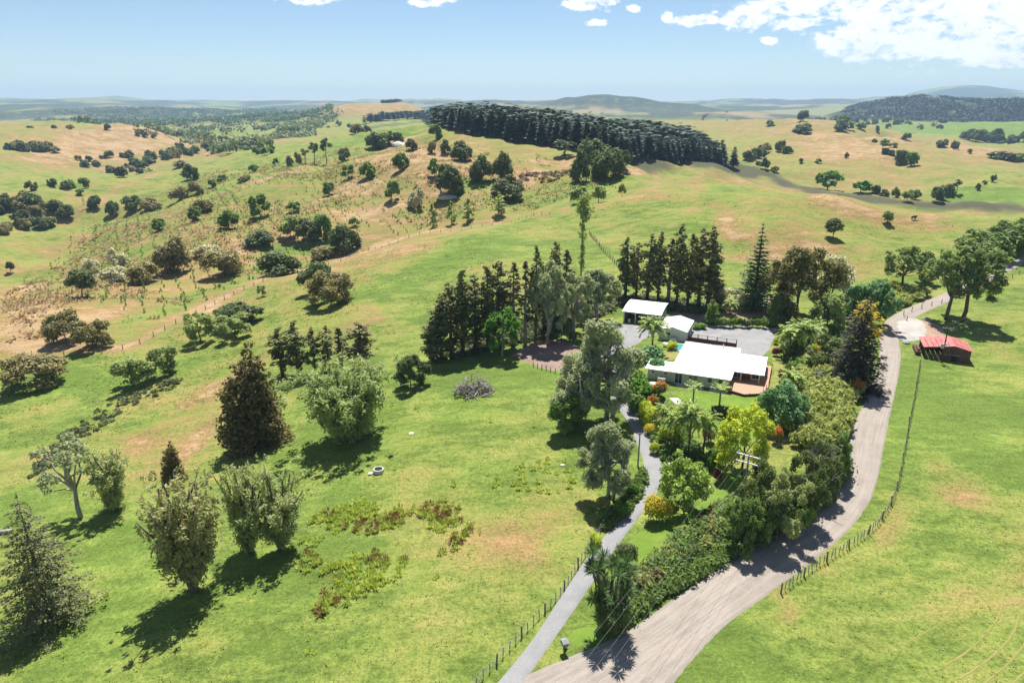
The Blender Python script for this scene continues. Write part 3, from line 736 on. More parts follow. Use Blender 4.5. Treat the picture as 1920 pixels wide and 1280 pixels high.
def frond(g, base, az, L, elev, lod, slot, T, wd=.5, curve=1.0, n=9):
    d = np.array([math.cos(az), math.sin(az), 0]); t = np.linspace(0, 1, n)
    el = elev - curve * t * 1.5
    ds = L / (n - 1); p = [np.array(base, float)]
    for e in el[:-1]: p.append(p[-1] + ds * (d * math.cos(e) + np.array([0, 0, math.sin(e)])))
    p = np.array(p); s = np.array([-math.sin(az), math.cos(az), 0])
    T.tube(p, np.linspace(.05, .012, n), 3)
    u = np.linspace(.12, 1, 13 if lod < 2 else 6); q = np.stack([np.interp(u, t, p[:, i]) for i in range(3)], 1)
    dv = np.gradient(q, axis=0); dv = unit(dv)
    for sg in (-1, 1):
        ln = wd * L * .55 * np.sin(np.clip(u * 1.1 + .25, 0, 1) * math.pi * .8 + .25)
        ax = unit(s * sg + dv * .7 + np.array([0, 0, -.35]) + .12 * g.normal(size=q.shape))
        nr = unit(np.array([0, 0, 1.0]) + .25 * g.normal(size=q.shape))
        T.add(slot, quads(q + ax * ln[:, None] * .5, ax, nr, ln, np.full(len(u), L * .11)))
def palm(g, w, h, lod, fronds=22, slot='crown', curve=1.0, elev=(.1, 1.3), trunk=.16, wd=.5):
    T = Tree(); th = max(.3, h - w * .28)
    T.tube([(0, 0, -.3), (.05, 0, th * .5), (0, 0, th)], [trunk * 1.25, trunk, trunk * .9], 8)
    for k in range(fronds):
        frond(g, (0, 0, th), k * 2.4 + g.uniform(-.2, .2), w * .56 * g.uniform(.85, 1.1), g.uniform(*elev), lod, slot, T, wd, curve * g.uniform(.8, 1.2))
    return T
def rosettes(g, w, h, lod, heads=9, slot='crown', leaf=1.0, nl=70):
    T = Tree(); pts = []
    for k in range(heads):
        a = 6.283 * k / heads + g.uniform(-.4, .4); rr = w * .36 * g.uniform(.2, 1) ** .6; z = h * g.uniform(.32, .92)
        c = np.array([math.cos(a) * rr, math.sin(a) * rr, z]); pts.append(c)
        T.tube(limb(g, (math.cos(a) * .25, math.sin(a) * .25, -.3), c, 5, .06), np.linspace(.17, .09, 5), 6)
    for c in pts:
        d = rdir(g, nl); d[:, 2] = np.abs(d[:, 2]) * 1.1 - .25; d = unit(d); L = leaf * g.uniform(.75, 1.15, nl)
        s = unit(np.cross(d, np.array([.1, .2, 1])))
        T.add(slot, quads(c + d * L[:, None] * .52, d, np.cross(d, s), L, L * .10))
    return T
def bare_tree(g, w, h, lod):
    T = Tree()
    def grow(p, d, L, r, k):
        e = p + d * L; T.tube(limb(g, p, e, 4, .09), np.linspace(r, r * .6, 4), 5 if k < 2 else 3)
        if k < 4:
            for _ in range(3 if k < 3 else 2):
                grow(e, unit(d + .62 * g.normal(size=3) + np.array([0, 0, .18])), L * g.uniform(.55, .8), r * .55, k + 1)
    for k in range(3): grow(np.array([0, 0, -.3]), unit(np.array([g.normal() * .4, g.normal() * .4, 1.2])), h * .33, .02 * h, 0)
    return T
def shrub(g, w, h, lod, K=9, slot='foliage', size=None, dens=1.0, asp=1.5, up=.5, flowers=0):
    T = Tree(); sz = size or LS[lod] * .8
    a = g.uniform(0, 6.28, K); rr = w * .3 * g.uniform(.1, 1, K) ** .5
    C = np.stack([np.cos(a) * rr, np.sin(a) * rr, h * g.uniform(.35, .7, K)], 1); Rr = np.array([w * .26, w * .26, h * .34]) * g.uniform(.75, 1.2, (K, 1))
    n = np.clip(dens * 1.1 * 12.5 * Rr[:, 0] * Rr[:, 2] / (sz * sz * .75), 14, 400)
    T.add(slot, clump_leaves(g, C, Rr, n, sz, up=up, asp=asp, low=-.4))
    if flowers: T.add('blossoms', clump_leaves(g, C + np.array([0, 0, .1 * h]), Rr * 1.03, np.maximum(4, n * flowers), sz * .8, up=.8, asp=1.1, shell=.95, low=0))
    for k in range(3): T.tube(limb(g, (0, 0, -.2), C[k], 3, .1), [.05, .04, .02], 4)
    return T
def flax(g, w, h, lod, nl=46, slot='leaf'):
    T = Tree(); a = g.uniform(0, 6.28, nl); e = g.uniform(.55, 1.45, nl); L = h * g.uniform(.8, 1.2, nl)
    d = np.stack([np.cos(a) * np.cos(e), np.sin(a) * np.cos(e), np.sin(e)], 1); s = unit(np.cross(d, np.array([.05, .1, 1])))
    b = np.stack([np.cos(a), np.sin(a), 0 * a], 1) * .15 * w
    T.add(slot, quads(b + d * L[:, None] * .5, d, np.cross(d, s), L, L * .085 + .05)); return T

leafmat('leaf_olive', (0.19, 0.23, 0.085), (0.46, 0.49, 0.2), .38)
leafmat('leaf_olive_tan', (0.23, 0.235, 0.095), (0.48, 0.46, 0.2), .38)
leafmat('leaf_sage', (0.2, 0.235, 0.13), (0.47, 0.5, 0.28), .36)
leafmat('leaf_dark', (0.062, 0.097, 0.036), (0.193, 0.229, 0.070), .22)
leafmat('leaf_totara', (0.068, 0.068, 0.024), (0.247, 0.190, 0.067), .25)
leafmat('leaf_cypress', (0.075, 0.092, 0.03), (0.25, 0.26, 0.09), .25)
leafmat('leaf_cypress_brown', (0.095, 0.095, 0.038), (0.27, 0.235, 0.095), .25)
leafmat('leaf_hill', (0.06, 0.085, 0.03), (0.19, 0.21, 0.08), .25)
leafmat('leaf_brownhill', (0.155, 0.143, 0.059), (0.402, 0.338, 0.132), .25)
leafmat('leaf_grey', (0.339, 0.336, 0.208), (0.728, 0.682, 0.438), .25)
leafmat('leaf_mid', (0.075, 0.14, 0.03), (0.24, 0.34, 0.075), .35)
leafmat('leaf_bright', (0.085, 0.19, 0.025), (0.19, 0.34, 0.05), .4)
leafmat('leaf_light', (0.16, 0.215, 0.07), (0.42, 0.48, 0.17), .38)
leafmat('leaf_lime', (0.209, 0.302, 0.030), (0.666, 0.690, 0.070), .4)
leafmat('leaf_yellow', (0.300, 0.250, 0.015), (0.670, 0.518, 0.032), .3, nscale=1.2)
leafmat('leaf_gold', (0.34, 0.25, 0.02), (0.62, 0.46, 0.05), .3)
leafmat('leaf_spruce', (0.072, 0.092, 0.036), (0.238, 0.238, 0.091), .22)
leafmat('leaf_norfolk', (0.062, 0.132, 0.049), (0.181, 0.276, 0.094), .22)
leafmat('leaf_bluegreen', (0.100, 0.215, 0.082), (0.241, 0.388, 0.158), .3)
leafmat('leaf_palm', (0.155, 0.244, 0.057), (0.467, 0.551, 0.132), .3, rough=.45)
leafmat('leaf_cabbage', (0.04, 0.085, 0.022), (0.14, 0.22, 0.055), .3, rough=.45)
leafmat('leaf_red', (0.130, 0.025, 0.020), (0.302, 0.065, 0.049), .3)
leafmat('leaf_orange', (0.400, 0.100, 0.020), (0.702, 0.238, 0.043), .3)
leafmat('leaf_russet', (0.13, 0.085, 0.05), (0.27, 0.17, 0.1), .3)
leafmat('leaf_pine', (0.014, 0.036, 0.015), (0.045, 0.08, 0.03), .15)
leafmat('leaf_reed', (0.152, 0.194, 0.046), (0.449, 0.462, 0.146), .4)
leafmat('leaf_bank', (0.07, 0.13, 0.025), (0.19, 0.265, 0.055), .4)
leafmat('leaf_rush', (0.247, 0.348, 0.049), (0.567, 0.606, 0.121), .3)
leafmat('leaf_rush_brown', (0.14, 0.085, 0.03), (0.29, 0.175, 0.065), .3)
leafmat('leaf_sapling', (0.092, 0.186, 0.036), (0.223, 0.366, 0.070), .3)
leafmat('leaf_grass', (0.21, 0.26, 0.05), (0.29, 0.31, 0.08), .35, nscale=.15)
leafmat('leaf_bracken', (0.15, 0.095, 0.04), (0.34, 0.215, 0.105), .25, nscale=.15)
leafmat('leaf_range_shaded', (.006, .011, .010), (.016, .026, .018), .1)  # foliage colour darkened to carry the cloud shadow over the right range
leafmat('leaf_far', (.022, .050, .016), (.10, .16, .04), .2, nscale=.02)
leafmat('leaf_goldbody', (.035, .038, .022), (.145, .125, .082), .2)
plainmat('bark', (.10, .075, .055), (.19, .15, .115), 3, .9, bumps=.04, stretch=(1, 1, .25))
plainmat('bark_pale', (.24, .215, .185), (.40, .37, .33), 2, .85, bumps=.03, stretch=(1, 1, .25))
plainmat('bark_dead', (.22, .19, .165), (.34, .31, .28), 3, .9)

# kind -> (nominal width, nominal height, builder, {slot: material}, wood material, object name, category)
KINDS = {
 'feather':  (9, 14, lambda g, w, h, l: feather(g, w, h, l), {'crown': 'leaf_olive'}, 'bark', 'olive_leaved_tree', 'tree'),
 'feather_tan': (9, 14, lambda g, w, h, l: feather(g, w, h, l, 16), {'crown': 'leaf_olive_tan'}, 'bark', 'olive_leaved_tree', 'tree'),
 'feather_wide': (13, 12, lambda g, w, h, l: feather(g, w, h, l, 20), {'crown': 'leaf_light'}, 'bark', 'willow_tree', 'tree'),
 'column':   (4, 16, lambda g, w, h, l: column(g, w, h, l, bare=.16), {'crown': 'leaf_cypress'}, 'bark', 'cypress_tree', 'tree'),
 'column_brown': (4, 16, lambda g, w, h, l: column(g, w, h, l, bare=.14), {'crown': 'leaf_cypress_brown'}, 'bark', 'cypress_tree', 'tree'),
 'column_thin': (2.6, 17, lambda g, w, h, l: column(g, w, h, l, bare=.22, dens=.65, ragged=.55), {'crown': 'leaf_cypress_brown'}, 'bark_pale', 'cypress_tree', 'tree'),
 'totara':   (10, 17, lambda g, w, h, l: totara(g, w, h, l), {'crown': 'leaf_totara'}, 'bark', 'totara_tree', 'tree'),
 'spruce':   (13, 15, lambda g, w, h, l: whorled(g, w, h, l, 17, .07, .05, .75, 1.15, flat=.5), {'crown': 'leaf_spruce'}, 'bark', 'spruce_tree', 'tree'),
 'norfolk':  (9, 19, lambda g, w, h, l: whorled(g, w, h, l, 22, .05, -.06, .9, 1.2), {'crown': 'leaf_norfolk'}, 'bark', 'norfolk_pine', 'tree'),
 'golden':   (11, 17, lambda g, w, h, l: whorled(g, w, h, l, 20, .02, .02, .42, 1.35, tipslot='golden_sprays', flat=.7), {'crown': 'leaf_goldbody', 'golden_sprays': 'leaf_gold'}, 'bark', 'golden_conifer', 'tree'),
 'dome':     (11, 9, lambda g, w, h, l: dome(g, w, h, l, .0), {'crown': 'leaf_hill'}, 'bark', 'round_tree', 'tree'),
 'dome_dark': (11, 9, lambda g, w, h, l: dome(g, w, h, l, .0), {'crown': 'leaf_dark'}, 'bark', 'round_tree', 'tree'),
 'dome_brown': (11, 8, lambda g, w, h, l: dome(g, w, h, l, .0, dens=.85), {'crown': 'leaf_brownhill'}, 'bark', 'scrub_tree', 'tree'),
 'dome_grey': (10, 8, lambda g, w, h, l: dome(g, w, h, l, .0, dens=.8), {'crown': 'leaf_grey'}, 'bark_dead', 'grey_leaved_tree', 'tree'),
 'dome_mid': (8, 8.5, lambda g, w, h, l: dome(g, w, h, l, .0), {'crown': 'leaf_mid'}, 'bark', 'broadleaf_tree', 'tree'),
 'dome_stem': (9, 10, lambda g, w, h, l: dome(g, w, h, l, .28, lean=-.12), {'crown': 'leaf_dark'}, 'bark', 'round_tree', 'tree'),
 'bright':   (8, 9, lambda g, w, h, l: dome(g, w, h, l, .2, K=50, cr=.1, lobes=8), {'crown': 'leaf_bright'}, 'bark_pale', 'bright_green_tree', 'tree'),
 'light':    (8, 8.5, lambda g, w, h, l: dome(g, w, h, l, .14, dens=.8), {'crown': 'leaf_light'}, 'bark', 'light_green_tree', 'tree'),
 'upright':  (5, 9, lambda g, w, h, l: column(g, w, h, l, bare=.05, taper=.55, ragged=.2), {'crown': 'leaf_mid'}, 'bark', 'upright_tree', 'tree'),
 'upright_light': (5, 9, lambda g, w, h, l: column(g, w, h, l, bare=.05, taper=.5, ragged=.2), {'crown': 'leaf_light'}, 'bark', 'upright_tree', 'tree'),
 'gum':      (12, 17, lambda g, w, h, l: dome(g, w, h, l, .18, K=110, dens=.7, cr=.086, limbs=22, up=.2, asp=2.6, trunk_n=2, lobes=11, lobe_r=.24), {'crown': 'leaf_sage'}, 'bark_pale', 'gum_tree', 'tree'),
 'gum_slim': (7, 13, lambda g, w, h, l: dome(g, w, h, l, .30, K=44, dens=.36, cr=.085, limbs=16, up=.2, lean=-.14, asp=2.6, lobes=8, lobe_r=.22), {'crown': 'leaf_sage'}, 'bark_pale', 'gum_tree', 'tree'),
 'gum_olive': (17, 16, lambda g, w, h, l: dome(g, w, h, l, .10, K=90, dens=.8, cr=.085, lobes=11, lobe_r=.27), {'crown': 'leaf_olive_gum'}, 'bark', 'gum_tree', 'tree'),
 'poplar':   (5, 19, lambda g, w, h, l: poplar(g, w, h, l), {'crown': 'leaf_light'}, 'bark_pale', 'poplar_tree', 'tree'),
 'eucalypt': (6, 15, lambda g, w, h, l: dome(g, w, h, l, .42, K=24, dens=.7, cr=.13, lobes=5), {'crown': 'leaf_hill'}, 'bark_pale', 'eucalypt_tree', 'tree'),
 'fork':     (12, 18, lambda g, w, h, l: dome(g, w, h, l, .24, K=80, dens=.55, cr=.08, limbs=20, up=.25, asp=2.4, lean=.03, lobes=10, lobe_r=.26), {'crown': 'leaf_fork'}, 'bark', 'roadside_tree', 'tree'),
 'magnolia': (9, 8.5, lambda g, w, h, l: dome(g, w, h, l, .04, K=70, dens=.9, cr=.1, asp=1.3, size=.3, lobes=9), {'crown': 'leaf_magnolia'}, 'bark', 'magnolia_tree', 'tree'),
 'lime':     (10, 9, lambda g, w, h, l: dome(g, w, h, l, .08, K=70, dens=.7, cr=.09, lobes=10, lobe_r=.28, asp=2), {'crown': 'leaf_lime'}, 'bark', 'lime_green_tree', 'tree'),
 'feathery_green': (12, 9, lambda g, w, h, l: dome(g, w, h, l, .04, K=60, cr=.1, asp=2.6, lobes=8), {'crown': 'leaf_bluegreen'}, 'bark', 'dark_green_tree', 'tree'),
 'hedge_tree': (10, 9, lambda g, w, h, l: dome(g, w, h, l, .02, K=70, dens=.8, cr=.09, lobes=10, lobe_r=.28), {'crown': 'leaf_hedge'}, 'bark', 'hedge_tree', 'tree'),
 'hedge_light': (10, 9, lambda g, w, h, l: dome(g, w, h, l, .02, K=70, dens=.7, cr=.09, lobes=10, lobe_r=.28, asp=2.2), {'crown': 'leaf_mid'}, 'bark', 'hedge_tree', 'tree'),
 'hedge_olive': (10, 9, lambda g, w, h, l: dome(g, w, h, l, .02, K=70, dens=.7, cr=.085, lobes=10, lobe_r=.27, asp=2.4), {'crown': 'leaf_olive'}, 'bark', 'hedge_tree', 'tree'),
 'palm':     (6, 6, lambda g, w, h, l: palm(g, w, h, l, 36), {'crown': 'leaf_palm'}, 'bark', 'palm_tree', 'palm'),
 'nikau':    (3.4, 4.6, lambda g, w, h, l: palm(g, w, h, l, 16, curve=.45, elev=(.5, 1.15), wd=.85), {'crown': 'leaf_palm'}, 'bark_pale', 'nikau_palm', 'palm'),
 'cabbage':  (8, 8, lambda g, w, h, l: rosettes(g, w, h, l, 28, leaf=1.25, nl=80), {'crown': 'leaf_cabbage'}, 'bark', 'cabbage_tree', 'tree'),
 'dead':     (9, 9, lambda g, w, h, l: bare_tree(g, w, h, l), {}, 'bark_dead', 'bare_tree', 'tree'),
 'pine':     (6.5, 24, lambda g, w, h, l: whorled(g, w, h, l, 11, .2, .10, .62, 1.1, size=1.5, flat=.45), {'crown': 'leaf_pine'}, 'bark', 'pine_tree', 'tree'),
 'shrub':    (3, 2, lambda g, w, h, l: shrub(g, w, h, l), {'foliage': 'leaf_mid'}, 'bark', 'garden_shrub', 'shrub'),
 'shrub_dark': (3, 2, lambda g, w, h, l: shrub(g, w, h, l), {'foliage': 'leaf_hill'}, 'bark', 'garden_shrub', 'shrub'),
 'shrub_bright': (3, 2, lambda g, w, h, l: shrub(g, w, h, l), {'foliage': 'leaf_bright'}, 'bark', 'garden_shrub', 'shrub'),
 'shrub_lime': (3, 2, lambda g, w, h, l: shrub(g, w, h, l), {'foliage': 'leaf_lime'}, 'bark', 'garden_shrub', 'shrub'),
 'shrub_blue': (3, 2, lambda g, w, h, l: shrub(g, w, h, l), {'foliage': 'leaf_bluegreen'}, 'bark', 'garden_shrub', 'shrub'),
 'shrub_red': (3, 2, lambda g, w, h, l: shrub(g, w, h, l), {'foliage': 'leaf_red'}, 'bark', 'red_shrub', 'shrub'),
 'shrub_russet': (3, 2, lambda g, w, h, l: shrub(g, w, h, l), {'foliage': 'leaf_russet'}, 'bark', 'russet_shrub', 'shrub'),
 'shrub_yellow': (3, 2, lambda g, w, h, l: shrub(g, w, h, l, flowers=.9), {'foliage': 'leaf_lime', 'blossoms': 'leaf_yellow'}, 'bark', 'yellow_shrub', 'shrub'),
 'shrub_orange': (3, 2, lambda g, w, h, l: shrub(g, w, h, l, flowers=.6), {'foliage': 'leaf_mid', 'blossoms': 'leaf_orange'}, 'bark', 'flowering_shrub', 'shrub'),
 'flax':     (2.5, 2, lambda g, w, h, l: flax(g, w, h, l), {'leaf': 'leaf_reed'}, None, 'flax_plant', 'plant'),
 'rush':     (.8, .7, lambda g, w, h, l: flax(g, w, h, l, 26), {'leaf': 'leaf_rush'}, None, 'rush_clump', 'plant'),
 'rush_brown': (.8, .7, lambda g, w, h, l: flax(g, w, h, l, 26), {'leaf': 'leaf_rush_brown'}, None, 'rush_clump', 'plant'),
}
leafmat('leaf_olive_gum', (0.081, 0.092, 0.027), (0.236, 0.213, 0.063), .3)
leafmat('leaf_fork', (0.12, 0.18, 0.055), (0.31, 0.38, 0.12), .35)
leafmat('leaf_magnolia', (0.100, 0.207, 0.036), (0.445, 0.535, 0.094), .2, rough=.4)
leafmat('leaf_hedge', (0.06, 0.095, 0.025), (0.2, 0.245, 0.065), .28)
def totara(g, w, h, lod):
    T = Tree(); sz = LS[lod]; C, Rr = [], []
    for k in range(5):
        a = 6.283 * k / 5 + g.uniform(-.4, .4); rr = w * .24 * (k > 0); hh = h * g.uniform(.72, 1.0) if k else h
        for t in np.linspace(.08, 1, 13):
            wob = g.normal(size=2) * .05 * w
            C.append((math.cos(a) * rr * (1 - .35 * t) + wob[0], math.sin(a) * rr * (1 - .35 * t) + wob[1], hh * t)); r0 = w * .19 * (1.12 - .78 * t ** 1.6) * g.uniform(.75, 1.15)
            Rr.append((r0, r0, r0 * .85))
        T.tube([(0, 0, -.4), (math.cos(a) * rr * .8, math.sin(a) * rr * .8, hh * .4), (math.cos(a) * rr * .65, math.sin(a) * rr * .65, hh * .95)], [.35, .2, .04], 6)
    C, Rr = np.array(C), np.array(Rr)
    n = np.clip(.62 * 12.5 * Rr[:, 0] ** 2 / (sz * sz * .75), 10, 420)
    T.add('crown', clump_leaves(g, C, Rr, n, sz, up=.35, asp=1.6)); return T
def poplar(g, w, h, lod):
    T = Tree(); sz = LS[lod]
    C, Rr = [], []
    for c in range(2):
        o = g.normal(size=2) * .3
        T.tube([(o[0], o[1], -.4), (o[0] * 1.4, o[1], h * .5), (o[0], o[1], h * .97)], [.16, .11, .03], 6)
        for t in np.linspace(.12, 1, 22):
            k = 1.0 if t > .72 else .55 * g.uniform(.2, 1.1)
            C.append((o[0] * 1.3 + g.normal() * .11 * w * k, o[1] + g.normal() * .11 * w * k, h * t)); r0 = w * .26 * k * (1.25 - .5 * t); Rr.append((r0, r0, r0 * 1.1))
    C, Rr = np.array(C), np.array(Rr)
    n = np.clip(.55 * 12.5 * Rr[:, 0] ** 2 / (sz * sz * .75), 6, 300)
    T.add('crown', clump_leaves(g, C, Rr, n, sz, up=.3, asp=1.7)); return T

MESHES = {}
NVAR = {0: 2, 1: 3, 2: 3, 3: 3}
def variant(kind, lod, var):
    key = (kind, lod, var)
    if key not in MESHES:
        w, h, fn, slots, wood, nm, cat = KINDS[kind]
        g = np.random.default_rng(abs(hash_s(kind)) % 100000 + 37 * lod + 1009 * var)
        T = fn(g, w, h, lod); parts = []
        for s, m in slots.items():
            if s in T.leaf and len(T.leaf[s]):
                v = np.concatenate(T.leaf[s]); me = mesh_from(nm + '_' + s, v, np.arange(len(v)).reshape(-1, 4)); me.materials.append(MATS[m]); parts.append((s, me))
        if wood and T.wv:
            me = mesh_from(nm + '_trunk', np.concatenate(T.wv), T.wf, True); me.materials.append(MATS[wood]); parts.append(('trunk' if cat in ('tree', 'palm') else 'stem', me))
        MESHES[key] = parts
    return MESHES[key]
def hash_s(s):
    h = 7
    for ch in s: h = (h * 131 + ord(ch)) & 0x7fffffff
    return h
_pick = random.Random(5)
def plant_at(x, y, z, w, h, kind, label, group=None, lod=None, var=None, name=None, rz=None, cat=None):
    wn_, hn_, fn, slots, wood, nm, ct = KINDS[kind]
    if lod is None:
        d = math.sqrt(x * x + y * y + 2500)
        lod = 0 if d < 118 else 1 if d < 250 else 2 if d < 620 else 3
    if var is None: var = _pick.randrange(NVAR[lod])
    parts = variant(kind, lod, var); s = w / wn_
    rz = _pick.uniform(0, 6.28) if rz is None else rz
    if len(parts) == 1:
        o = link(name or nm, parts[0][1], None, None, (x, y, z), rz, (s, s, h / hn_)); return tag(o, label, cat or ct, group)
    o = empty(name or nm, (x, y, z), rz, label, cat or ct, group); o.scale = (s, s, h / hn_)
    for pn, me in parts: link(pn, me, None, o)
    return o
def T(px, py, top, wpx, kind, label, group=None, **kw):
    """a plant by the pixel its stem stands on, the row its top reaches and its width in pixels"""
    p, t = cast([px], [py]); x, y, z = p[0]; t = float(t[0])
    ph = math.atan2(CAM_H - z, math.hypot(x, y)); w = wpx / FPX * t
    hm = (py - top) / FPX * t
    h = max(.45 * hm, (hm - .22 * w * math.sin(ph)) / math.cos(ph))
    return plant_at(x, y, z, w, h, kind, label, group, **kw)
ORD = 'first second third fourth fifth sixth seventh eighth ninth tenth eleventh twelfth thirteenth fourteenth fifteenth sixteenth seventeenth eighteenth nineteenth twentieth'.split()
ORD += ['twenty-' + q for q in ORD[:9]] + ['thirtieth'] + ['thirty-' + q for q in ORD[:9]]
def nth(label, rank): return f'{label}, {ORD[rank]} from the left'

# ------------------------------------------------------------------ trees of the near paddock
T(95,1165,912,190,'spruce','bushy olive spruce at the lower left corner with horizontal branches', var=0)
T(365,1108,868,175,'feather_tan','tall olive tan feathery tree casting its shadow on the near paddock', var=0)
T(470,1035,842,110,'feather','dark green twin of the feathery pair, beside the tan olive tree', var=1)
T(528,1030,865,125,'feather','pale tipped feathery tree on the rush side of the near pair', var=0)
T(218,955,818,100,'feather','small feathery olive tree between the slim gum and the tan tree', var=1)
T(152,970,815,110,'gum_slim','slim gum with bare pale leaning trunk above the corner spruce', var=0)
T(328,905,825,48,'totara','small dark conifer peeking out behind the tan olive tree')
T(480,838,642,135,'totara','massive dark brown green totara on the paddock edge', var=0)
T(655,822,652,205,'feather_wide','broad light green willow beside the massive dark totara', var=0)
T(770,725,660,60,'dome_dark','dark shrubby tree on the ridge end of the broad willow')
g_ = 'narrow cypresses behind the broad willow'
for i, (x, y, t, w, k) in enumerate([(530,705,612,42,'column'),(560,705,600,42,'column'),(592,700,612,32,'column'),(617,695,608,28,'column_brown'),(640,690,612,28,'column_thin'),(678,685,600,48,'column_brown')]):
    T(x, y, t, w * 1.4, k, ['low dark cypress nearest the massive totara', 'tallest bushy cypress of the six behind the willow', 'narrow dark cypress third from the massive totara', 'slim brownish cypress fourth from the massive totara', 'thinnest cypress of the six behind the willow', 'broad brownish cypress at the ridge end of the six behind the willow'][i], g_)

# ------------------------------------------------------------------ shelter belt
LB = [(812,678,592,48,'column'),(828,676,560,42,'column'),(846,672,530,46,'column_brown'),(868,668,508,50,'column'),(892,662,515,48,'column_brown'),(915,655,500,50,'column'),(935,650,490,46,'column_brown'),
      (963,648,495,30,'column_thin'),(985,645,492,26,'column_thin'),(1004,640,466,32,'column'),(1040,610,455,36,'column'),(1060,605,470,30,'column_thin'),(1020,625,500,26,'column_brown')]
LN = ['lowest cypress at the paddock end of the tree belt','second cypress from the paddock end of the belt','third cypress from the paddock end of the belt, brownish','fourth cypress from the paddock end of the belt, bushy','fifth cypress from the paddock end of the belt, brownish',
      'sixth cypress from the paddock end, beside the bright green tree','brownish cypress rising just behind the bright green tree','thin pale stemmed cypress right after the bright green tree','very thin cypress with bare stem above the dirt lot','tall narrow cypress above the dirt lot','tall cypress behind the belt gums','thin cypress between the belt gums','short brown cypress between the tall narrow one and the gums']
for q, n in zip(LB, LN): T(q[0], q[1], q[2], q[3] * 1.35, q[4], n, 'cypresses of the paddock side belt')
T(942,668,574,74,'bright','bright green leafy tree in front of the cypress belt', var=0)
T(1027,645,488,72,'gum','tall belt gum with pale trunk beside the dirt lot', var=0)
T(1078,628,505,66,'gum','middle belt gum behind the big driveway gum', var=1)
T(1120,600,498,80,'gum','belt gum nearest the open shed', var=0)
T(1088,520,372,38,'poplar','lone slender poplar with tufted top rising above the belt', var=0)
T(1052,640,585,50,'dome_dark','dark rounded shrub under the belt gums beside the dirt lot')
RB = [(1172,560,446,36,'column'),(1192,562,455,30,'column_brown'),(1213,566,440,40,'column'),(1233,567,438,34,'column'),(1252,570,448,28,'column_thin'),(1268,574,424,34,'column'),(1288,578,440,40,'column'),(1308,580,430,44,'column_brown'),(1326,582,428,46,'column'),(1338,580,505,36,'column_brown')]
RN = ['first cypress of the shed row, beside the belt gum','second cypress of the shed row, thin and brown','third cypress of the shed row, behind the shed roof','fourth cypress of the shed row, dark and narrow','bare stemmed thin cypress in the middle of the shed row','tallest cypress of the shed row','cypress just past the tallest of the shed row','dense brownish cypress near the hill end of the shed row','last tall dark cypress at the hill end of the shed row','short brown cypress at the foot of the shed row end']
for q, n in zip(RB, RN): T(q[0], q[1], q[2], q[3] * 1.3, q[4], n, 'cypresses of the row behind the shed')

# ------------------------------------------------------------------ trees round the house and along the road
T(1080,800,655,105,'gum','big grey green gum on the paddock side of the driveway', var=1)
T(1135,790,588,145,'gum','tallest driveway gum, its crown hiding the shed yard', var=0)
T(1140,935,782,108,'gum','lower driveway gum above the driveway bend', var=0)
T(1062,815,735,70,'dome_mid','shaded green tree under the big driveway gum')
T(1412,580,418,82,'norfolk','dark Norfolk pine with spire top behind the courtyard', var=0)
T(1490,598,452,140,'gum_olive','large olive brown gum behind the courtyard hedge', var=0)
T(1558,560,474,80,'dome_grey','grey leaved tree behind the large olive gum')
T(1625,610,522,92,'feathery_green','dark green spreading tree at the road bend', var=0)
T(1548,625,543,66,'light','light green tree in front of the large olive gum')
T(1600,728,553,112,'golden','dark layered conifer with golden tips at the road edge', var=0, rz=0.3)
T(1545,700,625,70,'hedge_tree','dark rounded tree between the palms and the golden conifer')
T(1365,580,535,60,'dome_grey','grey green shrub tree at the foot of the Norfolk pine')
T(1460,612,545,50,'dome_dark','dark tree in shade under the large olive gum')
T(1692,547,457,75,'fork','roadside tree with thin crown across from the flax bank', var=1)
T(1728,530,470,45,'dome_dark','dark tree half behind the thin crowned roadside tree')
T(1773,599,452,105,'fork','forked tree nearer the road of the pair above the red barn', var=0)
T(1802,603,448,118,'fork','forked tree farther from the road of the pair above the red barn', var=1)
for q, n in zip([(1822,492,425,72,'fork'),(1858,485,432,60,'dome_mid'),(1885,480,412,74,'fork'),(1915,475,402,66,'dome_mid')],
                ['first roadside tree past the forked pair, with open crown','low dense roadside tree second past the forked pair','tall roadside tree third past the forked pair','roadside tree at the right picture edge']):
    T(*q, n, 'roadside trees past the barn')
T(1280,955,848,98,'magnolia','dense glossy magnolia beside the driveway bend', var=0)
T(1390,888,752,112,'lime','spreading yellow green tree on the front lawn', var=0)
T(1298,765,716,34,'nikau','small upright palm on the front lawn nearest the path', var=0)
T(1347,772,720,36,'nikau','small upright palm on the dark garden mound', var=1)
T(1222,662,592,58,'palm','feather palm between the open shed and the garage', var=0)
PL = [(1262,845,762,62,'palm beside the yellow bush above the driveway'),(1290,855,748,66,'tallest palm of the garden clump below the lawn'),(1318,850,770,60,'palm of the garden clump nearest the front lawn'),(1245,812,752,46,'small palm at the house end of the garden clump'),
      (1478,668,608,60,'palm at the courtyard corner behind the deck'),(1505,672,600,56,'palm second from the courtyard corner'),(1490,655,600,50,'palm rising behind the courtyard corner pair'),(1522,650,598,48,'palm nearest the light green tree'),(1482,745,690,52,'dark palm on the bank below the deck'),(1368,590,562,30,'small pale palm on the bank behind the courtyard hedge')]
for x, y, t, w, n in PL: T(x, y, t, w, 'palm', n, 'garden palms')
T(1140,1178,1035,118,'cabbage','clump of cabbage trees with spiky heads beside the driveway entrance', var=0)
